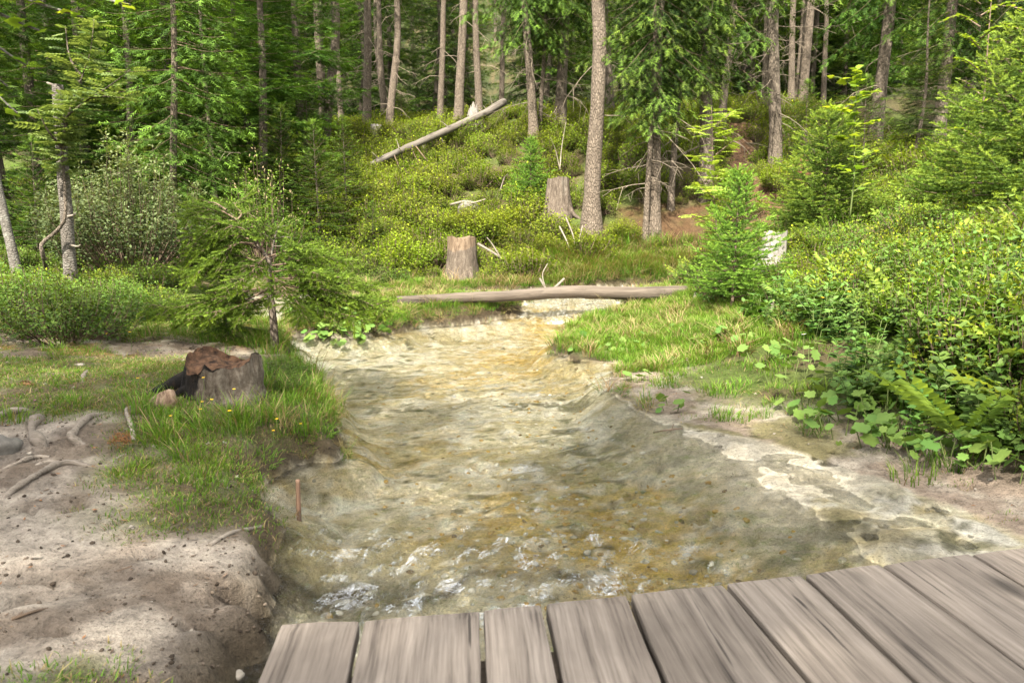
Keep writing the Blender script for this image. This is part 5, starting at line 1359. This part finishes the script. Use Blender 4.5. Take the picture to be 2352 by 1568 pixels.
def bush(name, label, mesh, p, sc=1.0, rz=0.0, cat='bush', split=True):
    o = inst(name, mesh, None, p, (0, 0, rz), sc)
    return tag(o, label, cat)
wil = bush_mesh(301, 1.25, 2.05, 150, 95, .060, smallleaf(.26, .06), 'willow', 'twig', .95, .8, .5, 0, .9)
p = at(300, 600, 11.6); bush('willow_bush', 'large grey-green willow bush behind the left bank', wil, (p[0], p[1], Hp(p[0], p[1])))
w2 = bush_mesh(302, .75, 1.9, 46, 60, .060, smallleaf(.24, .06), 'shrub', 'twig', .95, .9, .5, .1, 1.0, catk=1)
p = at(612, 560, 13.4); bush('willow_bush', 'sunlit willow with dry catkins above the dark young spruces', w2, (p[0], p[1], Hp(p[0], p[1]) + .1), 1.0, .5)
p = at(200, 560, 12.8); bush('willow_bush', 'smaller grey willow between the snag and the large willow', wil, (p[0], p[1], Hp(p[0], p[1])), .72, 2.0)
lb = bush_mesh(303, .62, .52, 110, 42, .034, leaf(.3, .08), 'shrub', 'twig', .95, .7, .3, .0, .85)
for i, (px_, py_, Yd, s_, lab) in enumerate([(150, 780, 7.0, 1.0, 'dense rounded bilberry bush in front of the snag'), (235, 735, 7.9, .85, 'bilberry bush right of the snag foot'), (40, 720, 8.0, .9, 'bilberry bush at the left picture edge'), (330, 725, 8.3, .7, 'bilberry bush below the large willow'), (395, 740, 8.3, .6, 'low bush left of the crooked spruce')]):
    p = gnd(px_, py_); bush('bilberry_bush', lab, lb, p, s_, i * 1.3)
for i, (px_, py_, s_, lab) in enumerate([(648, 872, .34, 'leafy sprigs growing at the right side of the charred stump'), (668, 900, .26, 'low leafy sprigs between the charred stump and the water'), (455, 882, .22, 'small leafy sprigs at the back of the charred stump')]):
    bush('leafy_sprigs', lab, lb, gnd(px_, py_), s_, i * 2.1, 'plant')
bb1 = bush_mesh(304, .5, .5, 90, 40, .040, SLEAF, 'bilberry', 'twig', .95, .8, .3, .1, .95)
for i, (px_, py_, Yd, s_, lab) in enumerate([(1345, 520, 15.4, .95, 'round bilberry bush left of the thick trunk base'), (1435, 500, 15.9, .8, 'bilberry bush on the bare earth right of the thick trunk'), (1200, 615, 14.9, .9, 'bright bilberry bush above the forked sticks'), (1255, 545, 15.6, .7, 'bilberry bush under the flared stump'),
                                             (930, 590, 14.8, 1.3, 'large bilberry bush left of the pale-cut stump'), (1130, 520, 16.4, 1.2, 'bilberry bush on the slope above the pale-cut stump'), (1060, 520, 16.6, 1.1, 'bilberry bush behind the pale-cut stump'), (1180, 500, 16.8, 1.1, 'bilberry bush left of the flared stump'), (1790, 430, 16.4, .9, 'small bush beside the dirt path')]):
    p = at(px_, py_, Yd); bush('bilberry_bush', lab, bb1, (p[0], p[1], Hp(p[0], p[1])), s_, i * 1.7)

# ------------------------------------------------------------------ crooked little spruce on the left bank
def needle_bough(mb, path, spray, sec, l2max, hang, tint0, tip, tmpl, r, r0=.008, wood=1):
    P = smooth_path(np.array(path), 14); seg = np.linalg.norm(np.diff(P, axis=0), axis=1); L = seg.sum(); t = np.concatenate([[0], np.cumsum(seg)]) / L
    tube(mb, P, np.linspace(r0, .0022, 14), 5, mat=wood, cap=False)
    Tg = nrm(np.gradient(P, axis=0)); n = max(3, int(L / sec)); Ps = []; Ds = []; Ts = []
    ts = np.linspace(.22, 1, n)
    for s in (-1, 1):
        B = np.stack([np.interp(ts, t, P[:, k]) for k in range(3)], -1); TT = nrm(np.stack([np.interp(ts, t, Tg[:, k]) for k in range(3)], -1))
        S = nrm(np.cross(TT, (0, 0, 1.0))) * s; al = np.radians(r.uniform(35, 65, n))[:, None]
        D2 = nrm(TT * np.cos(al) + S * np.sin(al) + np.array((0, 0, -1)) * (hang * r.uniform(-.75, 1.3, n))[:, None])
        l2 = (l2max * (1.1 - ts) + spray) * r.uniform(.5, 1.2, n)
        for i in range(n):
            q = np.arange(0, l2[i], spray * .42); pos = B[i] + D2[i] * q[:, None] + np.array((0, 0, -1)) * (hang * .3 * q ** 2 / max(l2[i], .05))[:, None]
            tube(mb, np.vstack([B[i], pos[-1] + D2[i] * .02]), (.0028, .0014), 3, mat=wood, cap=False)
            sd = nrm(np.cross(D2[i], (0, 0, 1.0)))
            rot = r.uniform(.3, .8, len(q)) * np.where(np.arange(len(q)) % 2 == 0, 1, -1); rot[-1] = 0
            Ps.append(pos); Ds.append(nrm(D2[i] * np.cos(rot)[:, None] + sd * np.sin(rot)[:, None] + r.normal(0, .12, (len(q), 3))))
            f = q / max(l2[i], .01); Ts.append(tint0 + .2 * ts[i] + tip * (f > .6) * r.uniform(.4, 1, len(q)) * (.3 + .7 * ts[i]))
    Ps = np.concatenate(Ps); Ds = np.concatenate(Ds); Ts = np.concatenate(Ts); pk = r.integers(0, len(tmpl), len(Ps))
    for k in range(len(tmpl)):
        s = pk == k; stamp(mb, tmpl[k][0], tmpl[k][1], Ps[s], Ds[s], spray * r.uniform(.75, 1.2, s.sum()), roll=r.uniform(-.6, .6, s.sum()), tint=Ts[s])
rc = np.random.default_rng(88)
cb = gnd(632, 806); YC = cb[1]
ce = empty('crooked_spruce', cb); tag(ce, 'small crooked spruce with wide flat boughs and dead top behind the charred stump', 'tree')
def rel(L): return [np.array(q) - cb for q in L]
mb = MB(); tube(mb, smooth_path(np.array(rel([cb + (0, 0, -.08), at(628, 740, YC), at(622, 680, YC), at(621, 620, YC), at(612, 590, YC), at(585, 555, YC + .1), at(545, 505, YC + .2), at(520, 482, YC + .2)])), 30), np.linspace(.036, .006, 30), 12, rough=.12, rfreq=20, seed=4); mb.obj('trunk', M['bark_dark'], ce)
mb = MB(); tube(mb, smooth_path(np.array(rel([at(621, 600, YC), at(628, 560, YC), at(636, 530, YC), at(652, 500, YC)])), 14), np.linspace(.010, .003, 14), 7, rough=.1, seed=5)
for (x0, y0, x1, y1) in [(630, 555, 600, 535), (632, 548, 668, 545), (634, 538, 610, 515), (640, 525, 660, 518), (628, 565, 670, 572)]:
    tube(mb, np.array(rel([at(x0, y0, YC), at((x0 + x1) / 2, (y0 + y1) / 2 - 3, YC - .05), at(x1, y1, YC - .1)])), (.0035, .0025, .0014), 4, cap=False)
mb.obj('dead_top', M['deadwood'], ce)
cm = MB()
boughs = [([(605, 580), (580, 540), (540, 520), (500, 530)], -.2, .15), ([(600, 570), (610, 540), (600, 510), (570, 490)], -.1, .12), ([(575, 545), (560, 520), (520, 500), (480, 500)], .15, .15), ([(615, 590), (660, 575), (690, 565), (720, 575)], -.15, .14), ([(622, 645), (700, 655), (800, 680), (885, 712)], -.2, .2), ([(622, 662), (560, 690), (470, 715), (380, 718)], .2, .24), ([(620, 615), (560, 590), (490, 585), (420, 600)], .1, .22), ([(590, 560), (540, 560), (480, 600), (440, 640)], -.25, .2), ([(621, 625), (680, 620), (740, 630), (800, 640)], -.35, .2), ([(545, 505), (510, 510), (470, 530), (430, 545)], -.1, .16), ([(621, 610), (660, 605), (730, 590), (800, 600)], .1, .2), ([(622, 650), (680, 660), (760, 690), (850, 700), (890, 690)], 0, .24), ([(622, 672), (690, 690), (760, 715), (830, 730)], -.3, .22), ([(622, 640), (700, 640), (790, 650), (860, 655)], .35, .22),
          ([(620, 620), (570, 610), (500, 610), (430, 625)], -.1, .22), ([(621, 655), (560, 670), (480, 690), (400, 705), (350, 700)], -.15, .26), ([(622, 676), (570, 695), (500, 715), (430, 722)], -.3, .16), ([(600, 575), (560, 560), (500, 570), (450, 590)], .25, .2),
          ([(585, 555), (540, 540), (480, 550), (440, 580)], .0, .18), ([(545, 505), (500, 480), (455, 480), (430, 500)], .2, .16), ([(520, 482), (490, 465), (460, 470)], .2, .12), ([(610, 590), (600, 600), (560, 640), (520, 660)], -.45, .2), ([(620, 630), (640, 650), (680, 690), (700, 730)], -.5, .18),
          ([(615, 600), (650, 580), (700, 570), (760, 585)], .45, .2), ([(560, 530), (590, 520), (620, 530)], .3, .12), ([(622, 660), (600, 690), (560, 700), (500, 700)], .5, .2), ([(545, 505), (555, 490), (540, 470), (560, 455)], .15, .10)]
for k, (pp, dY, l2) in enumerate(boughs):
    n = len(pp); needle_bough(cm, rel([at(x_, y_, YC + dY * i / (n - 1)) for i, (x_, y_) in enumerate(pp)]), .088, .042, l2 * 1.05, .55, .25, .65, BRN, rc, .009)
cm.obj('crown', [M['spruce_crooked'], M['twig']], ce)
SP['young_n'] = spruce(24, .95, .05, .50, .085, 6, .072, .06, BRN, .018, e_lo=-8, e_hi=50, droop=.2, up=.16, hang=.25, trunk_mat='bark_dark', leafm='spruce_lit', topdens=.8, tip=.55, sides=8, tint0=.02, full_low=True)
p = gnd(514, 778); plant_tree('young_spruce', SP['young_n'], p[0], p[1], 'low bushy spruce under the left boughs of the crooked spruce', 'tree', None, .4, .85)

# ------------------------------------------------------------------ broad-leaved herbs, coltsfoot, flowers
COLT = [roundleaf(7, k).__class__(roundleaf(7, k)) for k in range(3)]
colt_me = []
for k in range(3):
    mb = MB(); mb.add(COLT[k][0], COLT[k][1], 0, .25 + .25 * k, True); colt_me.append(mb.mesh('leaf', [M['colt']]))
mb = MB(); tube(mb, np.array([(0, 0, 0), (0, 0, .5), (0, 0, 1)]), .006, 4, cap=False); stalk_me = mb.mesh('stalk', [M['stem']])
def coltsfoot(label, p, R_, n, s0, s1, seed, group=None, hmax=.18):
    r = np.random.default_rng(seed); e = empty('coltsfoot_plant', p); tag(e, label, 'plant', group)
    for i in range(n):
        az = r.uniform(0, 6.28); d_ = R_ * math.sqrt((i + .5) / n); x_, y_ = math.cos(az) * d_, math.sin(az) * d_
        gz = Hp(p[0] + x_, p[1] + y_) - p[2]
        hh = gz + hmax * r.uniform(.35, 1.0); sz = r.uniform(s0, s1)
        lf = inst('leaf', colt_me[r.integers(0, 3)], e, (x_, y_, hh), (r.normal(0, .4), r.normal(.3, .35), az + r.normal(0, .6)), sz)
        v = Vector((x_ * .35, y_ * .35, -hh - .02)) if i % 2 == 0 else None
        if v is not None:
            st = inst('stalk', stalk_me, e, (x_ * .65, y_ * .65, -.02)); st.rotation_euler = Vector((x_ * .35, y_ * .35, hh + .02)).to_track_quat('Z', 'Y').to_euler(); L = math.sqrt((x_ * .35) ** 2 + (y_ * .35) ** 2 + (hh + .02) ** 2); st.scale = (.6, .6, L)
    return e
rq = np.random.default_rng(501)
spots = [(1880, 905), (1960, 960), (2040, 985), (2110, 1030), (2190, 1040), (2260, 1060), (2320, 1080), (2000, 900), (2080, 930), (2170, 960), (2250, 980), (2330, 1000), (1800, 880), (1860, 840), (1760, 830), (1700, 790), (2120, 880), (2310, 900), (2230, 890), (1640, 800), (1930, 1000), (2010, 1030), (2150, 1075), (2240, 1095), (2330, 1120), (2290, 1030), (2080, 1010), (1840, 945)]
for i, (px_, py_) in enumerate(spots):
    p = gnd(px_, py_)
    coltsfoot('round-leaved coltsfoot clump at the foot of the right bank', p, rq.uniform(.16, .26), int(rq.integers(9, 15)), .045, .105, 600 + i, 'coltsfoot along the right bank')
for i, (px_, py_, n) in enumerate([(1330, 795, 16), (1390, 800, 16), (1450, 805, 14), (1545, 935, 8), (1500, 880, 8), (1520, 770, 10), (1580, 830, 10)]):
    coltsfoot(['coltsfoot patch on the grassy point at the water', 'coltsfoot patch in the middle of the grassy point', 'coltsfoot patch behind the pale sand', 'small coltsfoot by the brown twig', 'small coltsfoot at the sand edge', 'coltsfoot in the meadow below the shore spruce', 'coltsfoot between the sand and the right bank'][i], gnd(px_, py_), .24, n, .045, .085, 650 + i, hmax=.08)
for i, (px_, py_) in enumerate([(700, 770), (745, 772), (795, 770), (840, 762), (770, 755)]):
    coltsfoot('coltsfoot clump hanging over the water on the islet', gnd(px_, py_), .28, 20, .07, .12, 670 + i, 'coltsfoot on the islet', .2)
def herb_mesh(seed, hh, pairs, lsz, n):
    r = np.random.default_rng(seed); mb = MB(); LF = leaf(.30, .10, .18)
    for s in range(n):
        az0 = r.uniform(0, 6.28); top = np.array((r.normal(0, .10), r.normal(0, .10), hh * r.uniform(.7, 1.1))); b = np.array((r.normal(0, .05), r.normal(0, .05), -.03))
        P = smooth_path([b, (b + top) / 2 + r.normal(0, .02, 3), top], 7); tube(mb, P, np.linspace(.0035, .0018, 7), 4, mat=1, cap=False)
        for k in range(pairs):
            t = .2 + .8 * k / (pairs - 1); q = np.array([np.interp(t, np.linspace(0, 1, 7), P[:, j]) for j in range(3)])
            az = az0 + k * 1.57 + r.normal(0, .2)
            for s_ in (0, PI):
                d_ = np.array([[math.cos(az + s_), math.sin(az + s_), r.uniform(.05, .5) + .5 * (t > .9)]])
                stamp(mb, LF[0], LF[1], q[None], d_, np.array([lsz * (1.15 - .5 * t) * r.uniform(.8, 1.2)]), tint=np.array([.15 + .55 * t * r.uniform(.5, 1.2)]), roll=np.array([r.normal(0, .2)]), smooth=True)
    return mb.mesh('herb', [M['herb'], M['stem']])
HERB = [herb_mesh(701, .40, 6, .10, 6), herb_mesh(702, .34, 6, .09, 6), herb_mesh(703, .28, 4, .13, 4)]
x, y = cand(2600, 1.6, 7.5, 2.9, 9)
er = np.interp(y, [2, 3.3, 3.9, 5, 6, 7.5, 9, 11, 15], [2.6, 2.25, 2.05, 2.35, 2.6, 2.5, 2.3, 2.2, 2.4])
dens = sst(-.12, .2, x - er) * sst(.35, .6, water_d(x, y)) * np.clip(.45 + .5 * fbm(x * 1.1, y * 1.1, seed=205, octv=2), .05, 1) * sst(9, 6.5, y) * .95
emit('broad_herbs', HERB, x, y, dens, .6, 1.15, 'leafy broad-leaved herbs mixed into the right bank', 'herbs', tilt=.2)
M['yellow'] = plainmat('yellow petals', (.75, .50, .02), .6, .15)
M['white'] = plainmat('white petals', (.75, .75, .72), .6, .05)
M['pink'] = plainmat('pink clover', (.50, .22, .36), .7, .2)
def flower_mesh(col, hh, r0, n, seed, cup=.35):
    mb = MB(); r = np.random.default_rng(seed); top = np.array((r.normal(0, .03), r.normal(0, .03), hh))
    tube(mb, smooth_path([np.array((0, 0, -.02)), top * .5 + (.01, 0, 0), top], 6), .0018, 4, mat=1, cap=False)
    V, F = leaf(.42, .04, .05); az = np.linspace(0, 2 * PI, n, endpoint=False)
    stamp(mb, V, F, np.repeat(top[None], n, 0), np.stack([np.cos(az), np.sin(az), np.full(n, cup)], -1), r0)
    stamp(mb, SLEAF[0] * (1, 1, 1), SLEAF[1], np.repeat(top[None], 5, 0) - (0, 0, 0), np.stack([np.cos(az[:5] * 1.2 if n >= 5 else az), np.sin(az[:5] * 1.2), np.full(5, 1.2)], -1), r0 * .35, mat=2)
    return mb.mesh('flower', [M[col], M['stem'], M['yellow']])
FLY = [flower_mesh('yellow', .10, .011, 5, 1), flower_mesh('yellow', .16, .012, 5, 2)]; FLT = [flower_mesh('yellow', .42, .020, 9, 3, .2), flower_mesh('yellow', .50, .020, 9, 4, .2)]; FLD = flower_mesh('white', .46, .026, 14, 5, .05); FLP = flower_mesh('pink', .07, .010, 12, 6, .9)
for i, (px_, py_) in enumerate([(310, 895), (465, 915), (478, 950), (540, 945), (462, 965), (498, 970), (620, 1018), (634, 1012), (405, 985), (528, 1000), (250, 780), (178, 705), (345, 725), (300, 795), (700, 1000)]):
    p = gnd(px_, py_ + 14); inst('yellow_flower', FLY[i % 2], None, p, (0, 0, i), 1.0); tag(bpy.context.scene.objects[-1] if False else COL.objects[-1], 'small yellow buttercup in the turf near the charred stump', 'flower', 'buttercups on the left bank')
for i, (px_, py_) in enumerate([(1945, 560), (1960, 566), (1990, 570), (2020, 560), (2140, 590), (2150, 580), (2158, 594), (2160, 640), (2175, 650), (2240, 625), (2255, 640), (2230, 660), (1885, 695), (1905, 690), (1880, 740), (1990, 645), (2005, 660), (1960, 700), (1935, 720), (1870, 760)]):
    q = gnd(px_, py_ + 30); inst('yellow_flower', FLT[i % 2], None, q, (.1, .1, i), .8); tag(COL.objects[-1], 'yellow hawkweed flower standing above the right bank scrub', 'flower', 'yellow flowers on the right bank')
for i, (px_, py_) in enumerate([(2012, 640), (1848, 690), (1812, 695), (1850, 845)]):
    q = gnd(px_, py_ + 30); inst('daisy', FLD, None, q, (.1, .1, i), .75); tag(COL.objects[-1], 'white daisy standing in the right bank scrub', 'flower', 'daisies on the right bank')
for i, (px_, py_) in enumerate([(1570, 840), (1585, 836), (1560, 846), (113, 938), (295, 772)]):
    q = gnd(px_, py_ + 8); inst('clover_flower', FLP, None, q, (.1, .1, i), 1.0); tag(COL.objects[-1], 'pink clover head in the short turf', 'flower', 'pink clover heads')

# ------------------------------------------------------------------ pebbles in the stream, litter on the bank
def pebble_mesh(seed, mat):
    r = np.random.default_rng(seed); n = 7; V = []
    for k, (z, f) in enumerate(((-.4, .6), (0, 1), (.35, .75))):
        for i in range(n):
            a_ = 2 * PI * i / n + k * .3; rad = f * r.uniform(.8, 1.15); V.append((rad * math.cos(a_), rad * .75 * math.sin(a_), z * r.uniform(.8, 1.1)))
    V.append((0, 0, .45)); F = []
    for k in (0, 1):
        for i in range(n): j = (i + 1) % n; F += [(k * n + i, k * n + j, (k + 1) * n + j), (k * n + i, (k + 1) * n + j, (k + 1) * n + i)]
    F += [(2 * n + i, 2 * n + (i + 1) % n, 3 * n) for i in range(n)]
    mb = MB(); mb.add(V, F, 0, 0, True); return mb.mesh('pebble', [mat])
PM = [plainmat('ochre pebble', (.36, .235, .055), .6, .3), plainmat('white pebble', (.52, .50, .43), .6, .2), plainmat('grey pebble', (.36, .34, .27), .6, .3), plainmat('brown pebble', (.13, .085, .035), .6, .3)]
PEB = [pebble_mesh(801 + k, PM[k % 4]) for k in range(8)]
x, y = cand(15000, -1.5, 2.4, 1.7, 8)
d = water_d(x, y); zc = np.exp(-(((x - .45) / .8) ** 2 + ((y - 3.1) / 1.1) ** 2)) + .25 * np.exp(-(((x - .2) / .8) ** 2 + ((y - 6) / 2) ** 2))
emit('pebbles', PEB, x, y, sst(-.05, -.2, d) * (1 - rightness(x, y)) * np.clip(zc, 0, 1) * .55, .007, .028, 'ochre, white and grey pebbles on the stream bed', 'pebbles', weights=[.22, .12, .13, .03, .22, .12, .13, .03], tilt=.3, dz=-.004)
LIT = []
for k, m_ in enumerate(('twig', 'deadwood', 'stone_pale', 'needle_path')):
    mb = MB(); V, F = (smallleaf(.16, .04) if k != 2 else smallleaf(.45, .25)); mb.add(V - (.5, 0, 0), F); mb.add((V - (.5, 0, 0)) * (1, 1, -1) + (0, 0, .03), F[:, ::-1]); LIT.append(mb.mesh('litter', [M[m_]]))
x, y = cand(30000, -4.2, 4.2, 1.0, 9)
d = water_d(x, y)
emit('litter', LIT, x, y, sst(.03, .1, d) * (.30 * (x < 0) + .2 * (x > 0) * (d < .9)), .006, .032, 'bark chips, twigs and small stones strewn on the banks', 'litter', weights=[.5, .25, .07, .18], dz=.004)

CLOD = [pebble_mesh(831 + k, plainmat('soil clod %d' % k, ((.07, .054, .04), (.12, .095, .073), (.04, .03, .022))[k], .95, .3)) for k in range(3)]
x, y = cand(16000, -4.0, -.3, .9, 6.5)
d = water_d(x, y)
emit('soil_crumbs', CLOD, x, y, sst(.0, .05, d) * (x < np.interp(y, CHY, CHX)) * (1 - .75 * grass_near(x, y)) * (.25 + .75 * np.exp(-((d - .08) / .10) ** 2)), .003, .012, 'loose crumbs of soil on the bare left bank', 'soil', tilt=.5)
